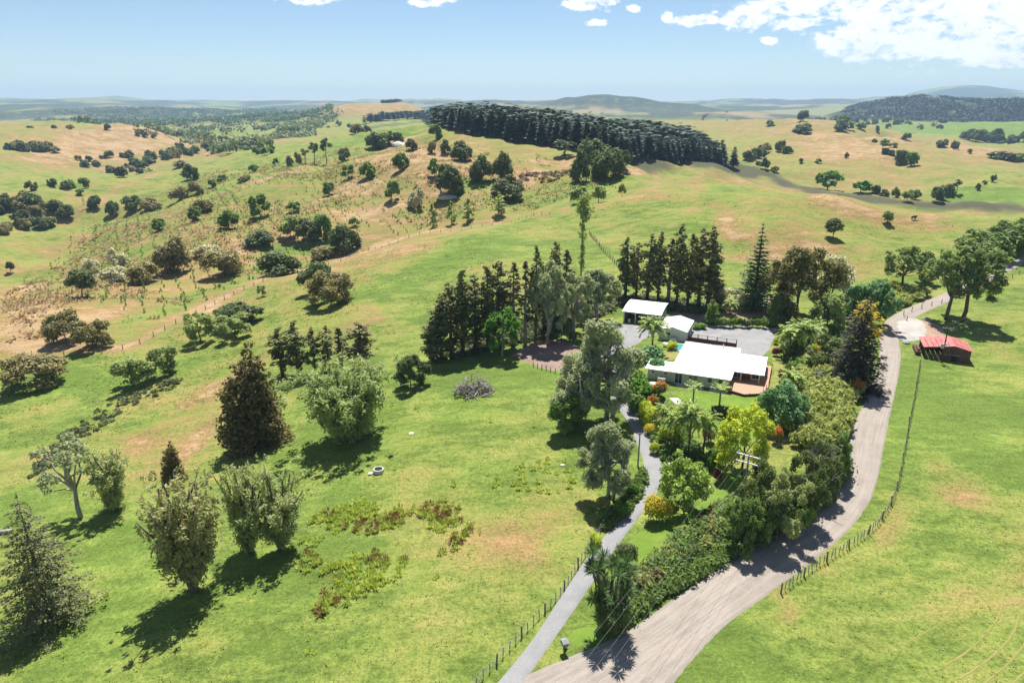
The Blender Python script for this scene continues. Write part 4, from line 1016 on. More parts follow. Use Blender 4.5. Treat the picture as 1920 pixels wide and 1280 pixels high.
for q, n in zip([(1420,1005,872,100,'hedge_tree'),(1455,1015,880,98,'hedge_olive'),(1492,975,845,90,'hedge_tree'),(1535,935,826,68,'hedge_tree'),(1560,900,800,56,'hedge_light'),(1395,1035,930,78,'hedge_light'),(1465,800,715,90,'feathery_green'),(1490,1000,915,62,'hedge_light')],
                ['dark hedge tree just below the power pole','largest olive hedge tree on the road bank','hedge tree behind the bare grey tree','dark hedge tree overhanging the road at its bend','small hedge tree uphill of the bare grey tree','lowest dark hedge tree beside the lower lawn','blue green tree at the end of the lawn path','dark hedge tree at the road edge below the bend']):
    T(*q, n, 'hedge trees on the road bank')
T(1525,935,790,105,'dead','bare grey branched tree standing out of the road hedge', var=0)
# garden shrubs
SH = [(1232,978,935,50,'shrub_yellow','large yellow flowering bush beside the driveway'),(1218,815,795,26,'shrub_yellow','small round yellow bush at the driveway edge'),(1208,798,770,24,'shrub_lime','yellow green bush above the small round yellow bush'),
      (1535,668,645,30,'shrub_yellow','yellow bush among the palms behind the deck'),(1456,668,650,16,'shrub_red','round dark red bush beside the courtyard'),(1455,645,632,12,'shrub_yellow','tiny yellow bush at the courtyard edge'),
      (1225,850,828,20,'shrub_lime','lime green bush at the driveway bend'),(1333,608,560,32,'upright','upright bright green shrub tree at the courtyard hedge'),
      (1310,616,604,26,'shrub_bright','low rounded bush at the garage corner'),(1438,772,742,30,'shrub_dark','dark rounded bush below the deck corner'),(1418,770,755,24,'shrub_lime','yellow green bush on the lawn below the deck'),
      (1233,745,715,32,'shrub_orange','orange flowering shrub beside the garden path'),(1222,765,745,20,'shrub_orange','orange flowering shrub lower on the garden path'),(1200,745,712,44,'shrub_bright','bright green shrub between driveway and path'),(1192,770,735,40,'shrub','green shrub beside the upper driveway'),
      (1215,790,755,40,'shrub_lime','yellowish shrub beside the driveway above the palms'),(1185,725,690,44,'shrub','tall green shrub at the annex corner'),(1228,700,668,40,'shrub_blue','blue green shrub behind the annex'),(1215,682,650,50,'shrub_blue','blue green shrub mass behind the palm and annex'),(1258,655,640,22,'shrub_lime','pale shrub at the garage wall'),
      (1284,662,652,14,'shrub_dark','small dark shrub beside the pool'),(1240,795,770,36,'shrub_russet','russet shrub above the round yellow bush'),(1255,835,790,44,'shrub_lime','lime green shrub among the garden palms'),(1335,880,840,28,'shrub_bright','bright shrub between magnolia and lawn'),(1345,905,878,18,'shrub_red','reddish shrub beside the magnolia'),
      (1330,830,800,30,'shrub_russet','russet shrub at the lawn edge below the palms'),(1352,778,758,40,'shrub_dark','dark planting around the lawn mound palm'),(1490,700,672,30,'shrub_bright','bright shrub on the bank beside the curved lawn'),(1470,715,690,22,'shrub_russet','reddish shrub along the curved lawn edge'),(1540,725,690,60,'shrub_dark','broad dark shrub below the golden conifer'),
      (1450,805,780,40,'shrub_blue','blue green shrub beside the lawn path'),(1455,830,800,24,'shrub_orange','red flowered shrub beside the lawn path'),(1605,745,715,24,'shrub_orange','orange flowered shrub near the road edge'),(1430,900,865,44,'shrub_russet','reddish shrub beside the power pole'),(1410,945,915,36,'shrub_russet','red tipped shrub in front of the power pole'),
      (1118,1020,1000,26,'shrub_lime','lime green shrub by the driveway fence'),(1113,1035,1022,14,'shrub','small round shrub by the driveway fence'),(1165,970,940,34,'shrub_bright','green shrub strip beside the driveway bend'),(1188,930,905,26,'shrub_bright','green shrub beside the driveway bend fence'),(1148,825,795,26,'shrub_bright','bright green bush at the foot of the tallest driveway gum'),
      (1175,1060,1020,40,'shrub_dark','shrub between the cabbage trees and the lower lawn'),(1152,1185,1130,52,'shrub_dark','dark shrub at the foot of the cabbage trees'),(1128,1180,1140,34,'shrub','green shrub on the driveway side of the cabbage trees'),(1060,1215,1205,10,'shrub_bright','tuft of green at the letterbox post')]
for x, y, t, w, k, n in SH: T(x, y, t, w, k, n, 'garden shrubs')
for i in range(11):
    x = 1348 + i * 10.5; T(x, 613 + (i % 3), 596 + (i * 7 % 4), 15 + (i * 5 % 5), ['shrub_bright', 'shrub', 'shrub_dark'][i % 3 if i % 2 else 1], nth('clipped green bush in the row behind the gravel courtyard', i), 'courtyard hedge bushes')

# ------------------------------------------------------------------ trees of the left slope and the middle hills
HT = [
 (70,722,655,106,'dome_brown','widest dark round tree alone at the left picture edge'),(124,642,580,70,'dome_brown','dark round tree, farther of the touching pair on the left slope'),(175,652,596,68,'dome_brown','dark round tree, nearer of the touching pair on the left slope'),
 (250,724,662,74,'light','light green tree, lower of the pair below the fence line'),(309,700,645,54,'light','light green tree, upper of the pair below the fence line'),(376,643,580,62,'light','light green round tree left of the dark dome on the slope'),(443,612,562,80,'dome_dark','dark dome tree behind a light green tree'),(442,634,582,60,'light','light green tree in front of the dark dome'),
 (598,548,484,72,'dome_dark','dark tree behind the half dead tree on the green slope'),(622,568,505,86,'dome_brown','half dead dark tree on the green slope'),(154,556,503,48,'dome_stem','dark leaning tree with bare stem on the left slope'),
 (173,514,484,30,'dome_grey','small grey tree behind the leaning dark tree'),(225,500,465,36,'dome_grey','grey dark tree behind the pale shrub'),(218,532,497,48,'dome_grey','pale silver shrub tree on the left slope'),(268,530,492,56,'dome_brown','brownish tree beside the pale silver shrub'),(322,510,442,66,'dome_brown','big dark tree at the end of the left slope clump'),
 (388,480,456,44,'dome_grey','grey low tree above the brown dome'),(422,516,466,76,'dome_brown','brown dome tree on the left slope'),(520,516,466,80,'dome_dark','dark spreading tree on the left slope above the fence'),(490,458,430,52,'dome_dark','low dark tree below the green clump'),
 (645,472,418,60,'dome_dark','dark round tree just above the fence crest'),(603,485,462,42,'dome_brown','low brown shrub behind the fence crest trees'),(665,425,405,20,'light','small light tree behind the fence crest dark tree'),
 (545,447,402,36,'light','light green tree at the left of the green clump'),(580,450,408,46,'dome_dark','dark middle tree of the green clump'),(607,447,397,40,'dome_mid','tall green tree at the right of the green clump'),
 (300,432,407,26,'dome_mid','small round green tree alone on the planted slope'),(430,430,390,36,'dome_mid','round green tree with clear shadow on the planted slope'),(488,408,362,38,'dome_mid','largest round green tree on the planted slope'),(368,413,385,28,'dome_mid','small green tree in front of the brown shrub'),(380,397,372,36,'dome_brown','brown shrub behind the small green tree'),(551,397,376,26,'dome_mid','low round green tree above the green clump'),
 (492,556,533,18,'light','sapling sized tree alone below the fence'),(20,512,490,14,'dome_stem','tiny dark tree with stem near the left edge'),
 (213,404,376,22,'dome_dark','dark small tree with stem beside the dead snag'),(252,396,366,36,'dome_dark','dark tree at the head of the slope row'),(284,393,371,36,'dome_brown','brown low shrub trailing the slope row'),(180,390,366,24,'dome_dark','dark tree beside the bare snag'),(337,376,348,38,'dome_brown','brown clump tree on the mid slope'),(370,363,340,26,'dome_brown','small brown tree at the end of the mid slope clump'),
 (358,336,308,30,'dome_dark','round dark tree above the gully end'),(340,314,300,26,'dome_brown','low dark shrub above the round gully tree'),(398,352,335,17,'dome_mid','first of two small green trees on the mid slope'),(416,344,326,17,'dome_mid','second of two small green trees on the mid slope'),(477,323,308,18,'dome_mid','small round tree on the far green slope'),(458,340,328,24,'dome_brown','flat brown shrub on the far green slope'),
 (618,366,340,24,'dome_mid','round green tree on the brown slope at centre left'),(653,334,307,22,'dome_mid','round green tree, left of three on the tan slope'),(690,334,303,28,'dome_mid','round green tree, middle of three on the tan slope'),(752,318,286,28,'dome_mid','round green tree, right of three on the tan slope'),(735,376,336,28,'dome_mid','tall oval green tree with shadow on the tan slope'),(780,390,352,30,'dome_grey','greyish brown tree on the tan slope'),
 (647,303,278,24,'dome_dark','dark round tree beside the thin eucalypts'),(815,330,296,22,'dome_mid','green tree behind the large dark tree by the pale bank'),(843,366,308,54,'dome_dark','large dark round tree above the pale bank'),(900,341,292,40,'dome_dark','dark tree left of the two tall dark ones on the knoll'),(943,335,285,40,'dome_dark','tall dark tree, right of the two on the knoll'),(953,374,331,60,'dome','wide dark tree on the green terrace'),
 (865,301,264,42,'dome_dark','dark twin crowned tree on the tan knoll'),(835,288,262,20,'dome_dark','small dark tree left of the twin crowned tree'),(810,288,267,16,'dome_brown','smaller dark tree two left of the twin crowned tree'),(710,281,250,36,'dome_dark','dark tree at the left of the crest trio'),(727,270,248,22,'dome_dark','dark tree in the middle of the crest trio'),(747,270,248,20,'dome_dark','dark tree at the right of the crest trio'),(772,281,260,22,'dome_dark','dark tree leaning at the white bank'),
 (817,262,232,28,'dome_mid','bright tree at the foot of the pine edge'),(1060,292,262,44,'eucalypt','umbrella crowned tree left of the dark grove'),(1087,341,282,36,'dome_dark','narrow dark tree at the front of the dark grove'),(1113,310,262,58,'dome_dark','highest dark tree of the grove below the pines'),(1140,335,278,62,'dome_dark','broad dark tree at the front of the grove'),(1168,318,282,28,'dome_dark','dark tree at the right end of the grove'),
 (935,405,362,40,'upright_light','light green bushy upright tree of the terrace row'),(878,416,373,28,'upright','upright green tree, third of the terrace row'),(847,421,378,24,'upright','upright green tree, second of the terrace row'),(812,427,383,26,'upright','upright green tree, first of the terrace row'),
 (1085,384,346,40,'light','light green tree above the slender poplar'),(1122,380,346,30,'light','light green tree right above the slender poplar'),(1166,369,342,14,'light','tiny young tree on the ridge right of the poplar'),
 (590,306,266,18,'eucalypt','thin stemmed eucalypt, taller of the far group'),(613,307,258,20,'eucalypt','thin stemmed eucalypt beside the taller one'),(573,306,278,16,'eucalypt','small eucalypt of the far group'),(560,309,286,13,'dome_brown','low shrub left of the far eucalypts'),(544,312,292,14,'dome_dark','dark shrub farthest left of the far eucalypts'),(517,309,296,11,'dome_mid','small dark tree left of the eucalypt group'),
 (1562,446,409,34,'dome_stem','lone leaning tree with shadow on the right hill'),(1663,419,394,20,'light','lone small tree near the black cow'),(1552,357,320,44,'bright','bright green tree on the right hill crest'),(1613,362,338,32,'bright','low bright green tree along the crest line'),(1640,362,346,20,'dome_dark','dark shrub right of the low bright tree'),(1658,368,354,18,'dome_dark','second dark shrub along the crest line'),(1678,371,350,15,'dome_mid','small dark pointed tree along the crest line'),(1700,378,354,20,'light','light green tree along the crest line'),(1716,373,355,17,'dome_mid','green tree right of the light crest tree'),
 (1755,377,350,24,'dome_dark','dark tree at the left of the valley edge clump'),(1772,377,346,30,'dome_dark','dark tree in the middle of the valley edge clump'),(1793,362,336,14,'eucalypt','tall thin tree above the valley edge clump'),
]
for x, y, t, w, k, n in HT: T(x, y, t, w, k, n, 'hillside trees')
# far trees on the right hills
FT = [(1534,306,297,11),(1587,296,286,8),(1502,305,297,7),(1689,309,281,25),(1709,312,284,22),(1660,288,277,15),(1671,292,281,13),(1658,271,260,16),(1675,277,267,14),(1640,266,260,10),(1700,262,250,18),(1766,277,262,18),(1791,281,265,15),(1818,288,279,8),(1862,340,328,9),(1833,356,343,9),(1506,250,232,36),(1577,246,224,26),(1590,243,226,22),(1434,316,296,16),(1424,310,302,12),(1452,322,311,14),(1644,246,236,8),(1884,301,284,40),(1862,297,284,26),(1915,300,286,30),(1846,345,338,8)]
for i, (x, y, t, w) in enumerate(sorted(FT)):
    T(x, y, t, w, ['dome_dark', 'dome', 'dome_mid'][i % 3], nth('small far tree dotted on the dry hills at the right', i), 'far trees on the right hills')
# shrub belts that follow the gullies
def belt(pts, n, h, w, kind, label, group, seed, jit=4):
    g = random.Random(seed); p = resample(P2(pts), 2.0); spots = []
    for k in range(n):
        q = p[int((k + g.random()) / n * (len(p) - 1))]; d = math.hypot(q[0], q[1]); j = jit * d / 600
        spots.append((q[0] + g.gauss(0, j), q[1] + g.gauss(0, j * 1.6), g.uniform(.7, 1.25), g.uniform(.85, 1.15), kind if isinstance(kind, str) else g.choice(kind)))
    for r_, (x, y, s, t, kd) in enumerate(sorted(spots, key=lambda q: q[0] / q[1])):
        plant_at(x, y, float(Hf(np.array([x]), np.array([y]))[0]), w * s, h * s * t, kd, nth(label, r_), group)
DK = ['dome_dark', 'dome', 'dome_brown']
belt([(0,392),(40,390),(95,396)], 12, 9, 11, DK, 'dark tree of the left edge clump above the gully', 'left edge clump', 1)
belt([(35,425),(65,424),(112,420)], 8, 8, 10, DK, 'dark shrub tree of the line below the left edge clump', 'lower left line', 2)
belt([(0,440),(10,425),(22,420)], 4, 7, 9, DK, 'dark shrub tree at the left edge beside the lower line', 'left edge shrubs', 3)
belt([(0,278),(30,280),(70,280),(108,285)], 12, 11, 14, DK, 'dark tree of the belt on the far left hillside', 'far left belt', 4)
belt([(228,332),(262,328),(275,322)], 8, 8, 11, ['dome_grey', 'dome_brown', 'dome'], 'greyish shrub in the gully bottom at left', 'gully bottom shrubs', 5)
belt([(245,318),(280,306),(310,298),(345,290),(383,283)], 20, 10, 13, DK, 'dark shrub of the line running up the gully', 'gully line shrubs', 6)
belt([(148,304),(160,308),(186,315)], 6, 8, 11, DK, 'dark shrub of the short line left of the gully', 'short line shrubs', 7)
belt([(205,322),(222,320)], 3, 8, 10, DK, 'dark shrub beside the gully bottom', 'gully side shrubs', 8)
belt([(395,278),(405,274)], 4, 9, 11, DK, 'dark shrub at the head of the gully line', 'gully head shrubs', 9)
belt([(90,237),(130,243),(215,246),(32,240)], 5, 9, 10, DK, 'tiny dark tree dotted on the far left hill', 'far left hill dots', 10, 1)
belt([(262,254),(285,258),(245,248)], 5, 9, 10, DK, 'small dark tree above the tan field', 'tan field top trees', 11, 1)
belt([(193,298),(240,296),(225,297)], 5, 8, 10, DK, 'small dark shrub at the foot of the tan field', 'tan field foot shrubs', 12, 1)
belt([(470,280),(500,285),(510,290),(478,292)], 8, 8, 8, ['dome_mid'], 'small young tree of the group on the far green slope', 'far slope young trees', 13, 3)
belt([(60,358),(73,352),(109,347),(138,363),(163,368),(186,356),(130,352)], 7, 7, 7, ['dome_mid', 'dome'], 'small round tree dotted across the left valley slope', 'left valley dots', 14, .4)
belt([(1395,300),(1420,292),(1445,284),(1460,280)], 14, 9, 10, DK, 'dark shrub of the line beside the pine forest end', 'pine end shrubs', 15, 4)
belt([(1822,262),(1850,262),(1893,270)], 22, 17, 18, ['dome_dark'], 'dark tree of the belt beside the flat fields', 'right edge belt', 16, 5)
belt([(1560,226),(1600,222),(1650,226),(1700,232),(1740,244)], 34, 16, 20, ['dome', 'dome_grey', 'dome_mid', 'dome_dark'], 'tree of the mixed belt below the wooded range', 'mixed belt trees', 17, 8)
belt([(1440,228),(1470,236),(1500,232),(1530,222)], 22, 14, 17, ['dome', 'dome_mid', 'dome_dark'], 'tree of the belt behind the right hill crest', 'right crest belt', 18, 6)
belt([(1290,226),(1330,218),(1390,212),(1350,226),(1300,212)], 14, 10, 12, DK, 'tiny tree dotted on the hill beyond the pine forest', 'beyond pine dots', 19, 10)
belt([(690,262),(660,240),(640,236),(600,242)], 10, 10, 12, DK, 'dark tree of the line behind the far green slope', 'far slope line', 20, 4)
T(160,392,366,10,'dead','bare grey snag on the left slope')
T(770,690,652,4,'dead','thin dead stick tree at the willow end of the ridge')
T(1005,300,285,18,'dead','grey fallen dead tree on the tan knoll')

# ------------------------------------------------------------------ pine plantation: the front edge as single trees, the mass behind as one body
def pines():
    g = np.random.default_rng(3)
    poly = P2([(850,250),(880,252),(960,266),(1040,276),(1110,292),(1190,303),(1290,306),(1388,312)])
    back = np.array([(196, 640), (212, 760), (220, 880), (190, 980), (60, 1040), (-50, 1050), (-92, 960), (-90, 800)])
    ar = np.vstack([poly, back]); lo, hi = ar.min(0), ar.max(0)
    sp = 6.8; gx, gy = np.meshgrid(np.arange(lo[0], hi[0], sp), np.arange(lo[1], hi[1], sp)); gx = gx.ravel() + g.uniform(-2.6, 2.6, gx.size); gy = gy.ravel() + g.uniform(-2.6, 2.6, gy.size)
    k = in_poly(gx, gy, ar); x, y = gx[k], gy[k]
    d = seg_dist(x, y, poly); o = np.argsort(d); z = Hf(x, y)
    # second, thinner stand on the saddle to the left
    p2 = P2([(690,232),(740,226),(800,222),(840,232)]); q = resample(p2, 7); 
    x2 = np.concatenate([q[:, 0] + g.normal(0, 5, len(q)) for _ in range(3)]); y2 = np.concatenate([q[:, 1] + g.uniform(0, 25, len(q)) for _ in range(3)])
    x = np.concatenate([x[o], x2]); y = np.concatenate([y[o], y2]); z = np.concatenate([z[o], Hf(x2, y2)])
    hgt = g.uniform(17, 20, len(x)); wd = g.uniform(8.5, 11.5, len(x))
    n1 = len(o)
    for i in range(min(300, n1)):
        plant_at(x[i], y[i], z[i], wd[i], hgt[i], 'pine', 'dark pine in the front rows of the pine plantation', 'front pines of the plantation', lod=2 if i < 150 else 3)
    V = []
    base = []
    for v in range(4):
        Tt = whorled(np.random.default_rng(50 + v), 6.5, 24, 3, 4, .3, .1, .6, .30, size=3.6, flat=.35); base.append(np.concatenate(Tt.leaf['crown']))
    for i in range(min(300, n1), len(x)):
        b = base[i % 4]; a = g.uniform(0, 6.28); c, s = math.cos(a), math.sin(a); k = wd[i] / 6.5
        V.append(np.stack([(b[:, 0] * c - b[:, 1] * s) * k + x[i], (b[:, 0] * s + b[:, 1] * c) * k + y[i], b[:, 2] * hgt[i] / 24 + z[i]], 1))
    V = np.concatenate(V).astype(np.float32); me = mesh_from('pine_forest', V, np.arange(len(V)).reshape(-1, 4)); me.materials.append(MATS['leaf_pine'])
    tag(link('pine_forest', me), 'dense dark pine forest covering the hill behind', None, None, 'stuff')
    return len(x), len(V) // 4
print('pines', pines())

# ------------------------------------------------------------------ far woods that read as one mass
def wood(name, pix, n, h, w, mat, label, seed, world_pts=None, per=20):
    g = np.random.default_rng(seed); p = P2(pix) if world_pts is None else np.array(world_pts)
    lo, hi = p.min(0), p.max(0); x = g.uniform(lo[0], hi[0], n * 6); y = g.uniform(lo[1], hi[1], n * 6)
    k = in_poly(x, y, p) & (fbm(x / 120, y / 120 + seed, 3) > -.12); x, y = x[k][:n], y[k][:n]; z = Hf(x, y)
    s = g.uniform(.65, 1.25, len(x)); C = np.stack([x, y, z + h * s * .5], 1); Rr = np.stack([w * s * .5, w * s * .5, h * s * .55], 1)
    v = clump_leaves(g, C, Rr, per, h * .36, up=.6, asp=1.2, shell=.8, low=-.3)
    me = mesh_from(name, v, np.arange(len(v)).reshape(-1, 4)); me.materials.append(MATS[mat]); tag(link(name, me), label, None, None, 'stuff')
wood('far_forest', [(60,226),(180,214),(330,206),(520,206),(640,214),(600,236),(470,252),(380,252),(300,238),(150,232)], 3600, 14, 22, 'leaf_far', 'broad light green plantation forest across the far left hills', 31)
wood('dark_woods', [(240,240),(330,250),(400,262),(440,276),(430,283),(390,276),(320,260),(230,244)], 320, 13, 16, 'leaf_dark', 'dark native bush belt along the near edge of the far forest', 32)
wood('gully_woods', [(385,284),(440,270),(520,250),(600,226),(610,232),(560,262),(480,280),(420,292)], 420, 13, 16, 'leaf_dark', 'dark native bush filling the gully behind the green slope', 33)
wood('ridge_woods', [(100,212),(250,202),(260,208),(120,216)], 300, 14, 18, 'leaf_dark', 'dark wood patch on the far left skyline', 34)
def polar(px, r):
    a = (px - 960) / FPX; L = math.hypot(a, 1); return (a / L * r, r / L)
wood('range_forest', None, 4200, 12, 26, 'leaf_range_shaded', 'dark wooded range below the skyline at the right', 35, [polar(1530, 2980), polar(1680, 2850), polar(1950, 2800), polar(2150, 2850), polar(2150, 3500), polar(1900, 3500), polar(1700, 3550), polar(1560, 3500)], per=11)
wood('skyline_trees', None, 110, 9, 12, 'leaf_pine', 'dark tree row on the bare double hill skyline', 36, [polar(712, 2360), polar(765, 2360), polar(765, 2420), polar(712, 2420)])
wood('skyline_clump', None, 120, 26, 20, 'leaf_pine', 'dark pine clump on the skyline behind the forest', 37, [polar(815, 1720), polar(842, 1720), polar(842, 1790), polar(815, 1790)])

# ------------------------------------------------------------------ undergrowth, ground cover
def mass(name, pix, n, r, h, mat, label, seed, size=.34, per=70, asp=1.8, up=.4, axis_up=False):
    g = np.random.default_rng(seed); p = P2(pix); lo, hi = p.min(0), p.max(0)
    x = g.uniform(lo[0], hi[0], n * 8); y = g.uniform(lo[1], hi[1], n * 8); k = in_poly(x, y, p); x, y = x[k][:n], y[k][:n]; z = Hf(x, y)
    s = g.uniform(.5, 1.3, len(x)); C = np.stack([x, y, z + h * s * .42], 1); Rr = np.stack([r * s, r * s, h * s * .55], 1)
    ax = np.tile(np.array([[0, 0, 1.0]]), (len(x), 1)) + g.normal(size=(len(x), 3)) * .45 if axis_up else None
    v = clump_leaves(g, C, Rr, per, size, up=up, asp=asp, shell=.6, low=-.1, axis=ax)
    me = mesh_from(name, v, np.arange(len(v)).reshape(-1, 4)); me.materials.append(MATS[mat]); tag(link(name, me), label, None, None, 'stuff')
mass('roadside_weeds', [(1140,1205),(1180,1165),(1240,1125),(1330,1070),(1410,1028),(1425,1000),(1370,1005),(1280,1060),(1200,1118),(1145,1165)], 420, .75, 1.1, 'leaf_bank', 'bright green weeds on the bank above the gravel road', 1, .22, 75)
mass('hedge_undergrowth', [(1145,1140),(1200,1085),(1290,1005),(1370,940),(1405,985),(1330,1032),(1230,1100)], 190, .8, 1.5, 'leaf_hedge', 'dark mixed undergrowth between lower lawn and road bank', 2, .22, 100)
mass('hedge_shrubbery', [(1145,1140),(1200,1085),(1290,1005),(1370,940),(1405,985),(1330,1032),(1230,1100)], 90, 1.0, 2.1, 'leaf_mid', 'taller fresh green shrubbery in the road bank undergrowth', 12, .24, 110)
mass('hedge_flax', [(1145,1140),(1200,1085),(1290,1005),(1370,940),(1405,985),(1330,1032),(1230,1100)], 70, .9, 1.7, 'leaf_reed', 'pale strappy flax in the road bank undergrowth', 13, .3, 70, 3.0, .3, True)
mass('hedge_scrub', [(1145,1140),(1200,1085),(1290,1005),(1370,940),(1405,985),(1330,1032),(1230,1100)], 60, .9, 1.8, 'leaf_russet', 'brownish scrub in the road bank undergrowth', 14, .22, 80)
mass('reed_thicket', [(1462,735),(1520,680),(1560,690),(1608,712),(1606,745),(1592,792),(1582,830),(1500,850),(1466,800)], 470, 1.0, 2.6, 'leaf_reed', 'pale green reed thicket between the deck and the road', 3, .42, 80, 2.6, .3, True)
mass('hedge_fill', [(1395,1015),(1480,935),(1560,865),(1588,890),(1545,948),(1470,992),(1420,1032)], 320, 1.0, 2.4, 'leaf_hedge', 'dark hedge growth closing the road bank', 4, .34)
mass('flax_bank', [(1618,568),(1655,535),(1700,545),(1745,553),(1695,574),(1655,594),(1640,600)], 300, 1.1, 1.8, 'leaf_reed', 'pale flax and reeds on the bank above the road bend', 5, .5, 50, 2.6, .3, True)
mass('garden_foliage', [(1165,722),(1215,725),(1245,770),(1290,800),(1330,870),(1322,905),(1240,862),(1212,800),(1182,762)], 300, .7, 1.1, 'leaf_mid', 'mixed low garden foliage between driveway and lawn', 6, .30)
mass('bank_foliage', [(1462,622),(1520,608),(1585,640),(1605,720),(1540,770),(1482,725)], 420, .9, 1.7, 'leaf_hedge', 'dense garden foliage between courtyard and golden conifer', 7, .36)
mass('belt_undergrowth', [(800,684),(860,672),(930,655),(1000,640),(1100,605),(1165,575),(1300,588),(1340,590),(1320,572),(1160,555),(1000,600),(870,642)], 520, 1.2, 1.1, 'leaf_hill', 'dark undergrowth below the cypress belt', 8, .5, 40)
mass('driveway_hedge', [(1128,1000),(1172,965),(1203,930),(1213,895),(1204,880),(1190,905),(1160,948),(1124,985)], 170, .45, .8, 'leaf_bank', 'low green hedge along the driveway fence', 9, .25, 60)
mass('gully_rushes', [(50,890),(130,800),(230,745),(330,705),(350,715),(250,765),(150,830),(70,905)], 120, .7, .6, 'leaf_hill', 'dark rushes along the gully scarp', 10, .35, 30)
mass('knoll_scrub', [(960,345),(1000,320),(1080,318),(1090,330),(1020,342)], 90, 1.2, 1.0, 'leaf_russet', 'brown scrub on the tan knoll', 11, .7, 26)
def tufts(name, pix, n, h, mat, label, seed, per=5, thr=-.05, nscale=6.0, rmin=0):
    g = np.random.default_rng(seed); p = P2(pix); lo, hi = p.min(0), p.max(0); m = n * 5
    x = g.uniform(lo[0], hi[0], m); y = g.uniform(lo[1], hi[1], m); k = in_poly(x, y, p) & (fbm(x / nscale, y / nscale + seed, 4) > thr) & ~ROADS(x, y); x, y = x[k][:n], y[k][:n]; z = Hf(x, y); n = len(x)
    i = np.repeat(np.arange(n), per); N = len(i); a = g.uniform(0, 6.28, N); e = g.uniform(.15, .95, N); s = h * (g.uniform(.5, 1.3, n) ** 1.5)[i]
    d = np.stack([np.cos(a) * np.cos(e), np.sin(a) * np.cos(e), np.sin(e)], 1); sd = unit(np.cross(d, np.array([.05, .1, 1]))); b = np.stack([x, y, z], 1)[i] + np.stack([np.cos(a), np.sin(a), 0 * a], 1) * (s * .25)[:, None]
    v = quads(b + d * (s * .45)[:, None], d, np.cross(d, sd), s, s * .42)
    me = mesh_from(name, v, np.arange(len(v)).reshape(-1, 4)); me.materials.append(MATS[mat]); tag(link(name, me), label, None, None, 'stuff')
_rd = [np.array([v.co[:2] for v in bpy.data.objects[n].data.vertices]) for n in ('gravel_road', 'driveway')]
def ROADS(x, y):
    out = np.zeros(x.shape, bool)
    for p, c in zip(_rd, (14, 8)):
        q = p.reshape(-1, c, 2); m = q[:, c // 2]; w = np.hypot(*(q[:, -1] - q[:, 0]).T).mean() * .5 + .1
        for j in range(0, len(x), 20000):
            sl = slice(j, j + 20000); out[sl] |= (np.hypot(x[sl, None] - m[None, ::2, 0], y[sl, None] - m[None, ::2, 1]).min(1) < w)
    return out
tufts('paddock_grass', [(-20,1300),(-20,900),(150,850),(420,760),(560,720),(760,720),(900,680),(1060,700),(1060,800),(1150,950),(1100,1030),(900,1300)], 9000, .19, 'leaf_grass', 'short tufted grass of the near paddock', 51, 4)
tufts('field_grass', [(1290,1300),(1450,1130),(1640,1000),(1690,880),(1720,700),(1940,620),(1940,1300)], 4500, .17, 'leaf_grass', 'short tufted grass of the field beyond the road', 52, 4)
tufts('slope_grass', [(-20,880),(-20,690),(250,660),(480,540),(800,450),(1050,410),(1100,560),(800,660),(560,640),(420,740),(150,840)], 8000, .38, 'leaf_grass', 'rough grass on the slope below the fence line', 53, 4, -.02, 12)
tufts('hill_grass', [(1060,400),(1200,330),(1480,345),(1700,385),(1920,405),(1920,470),(1740,540),(1400,540),(1110,480)], 7000, .42, 'leaf_grass', 'rough grass on the hill behind the house', 54, 4, 0, 14)
tufts('bracken', [(20,640),(0,560),(150,450),(350,330),(600,290),(800,260),(1000,290),(1190,330),(1000,395),(800,425),(640,475),(480,520),(300,600)], 10000, 1.25, 'leaf_bracken', 'dry brown bracken over the planted left slopes', 55, 4, .0, 26)
tufts('slope_scrub', [(20,640),(0,560),(150,450),(350,330),(600,290),(800,260),(1000,290),(1190,330),(1000,395),(800,425),(640,475),(480,520),(300,600)], 7000, .8, 'leaf_mid', 'low green scrub over the planted left slopes', 56, 3, .03, 30)
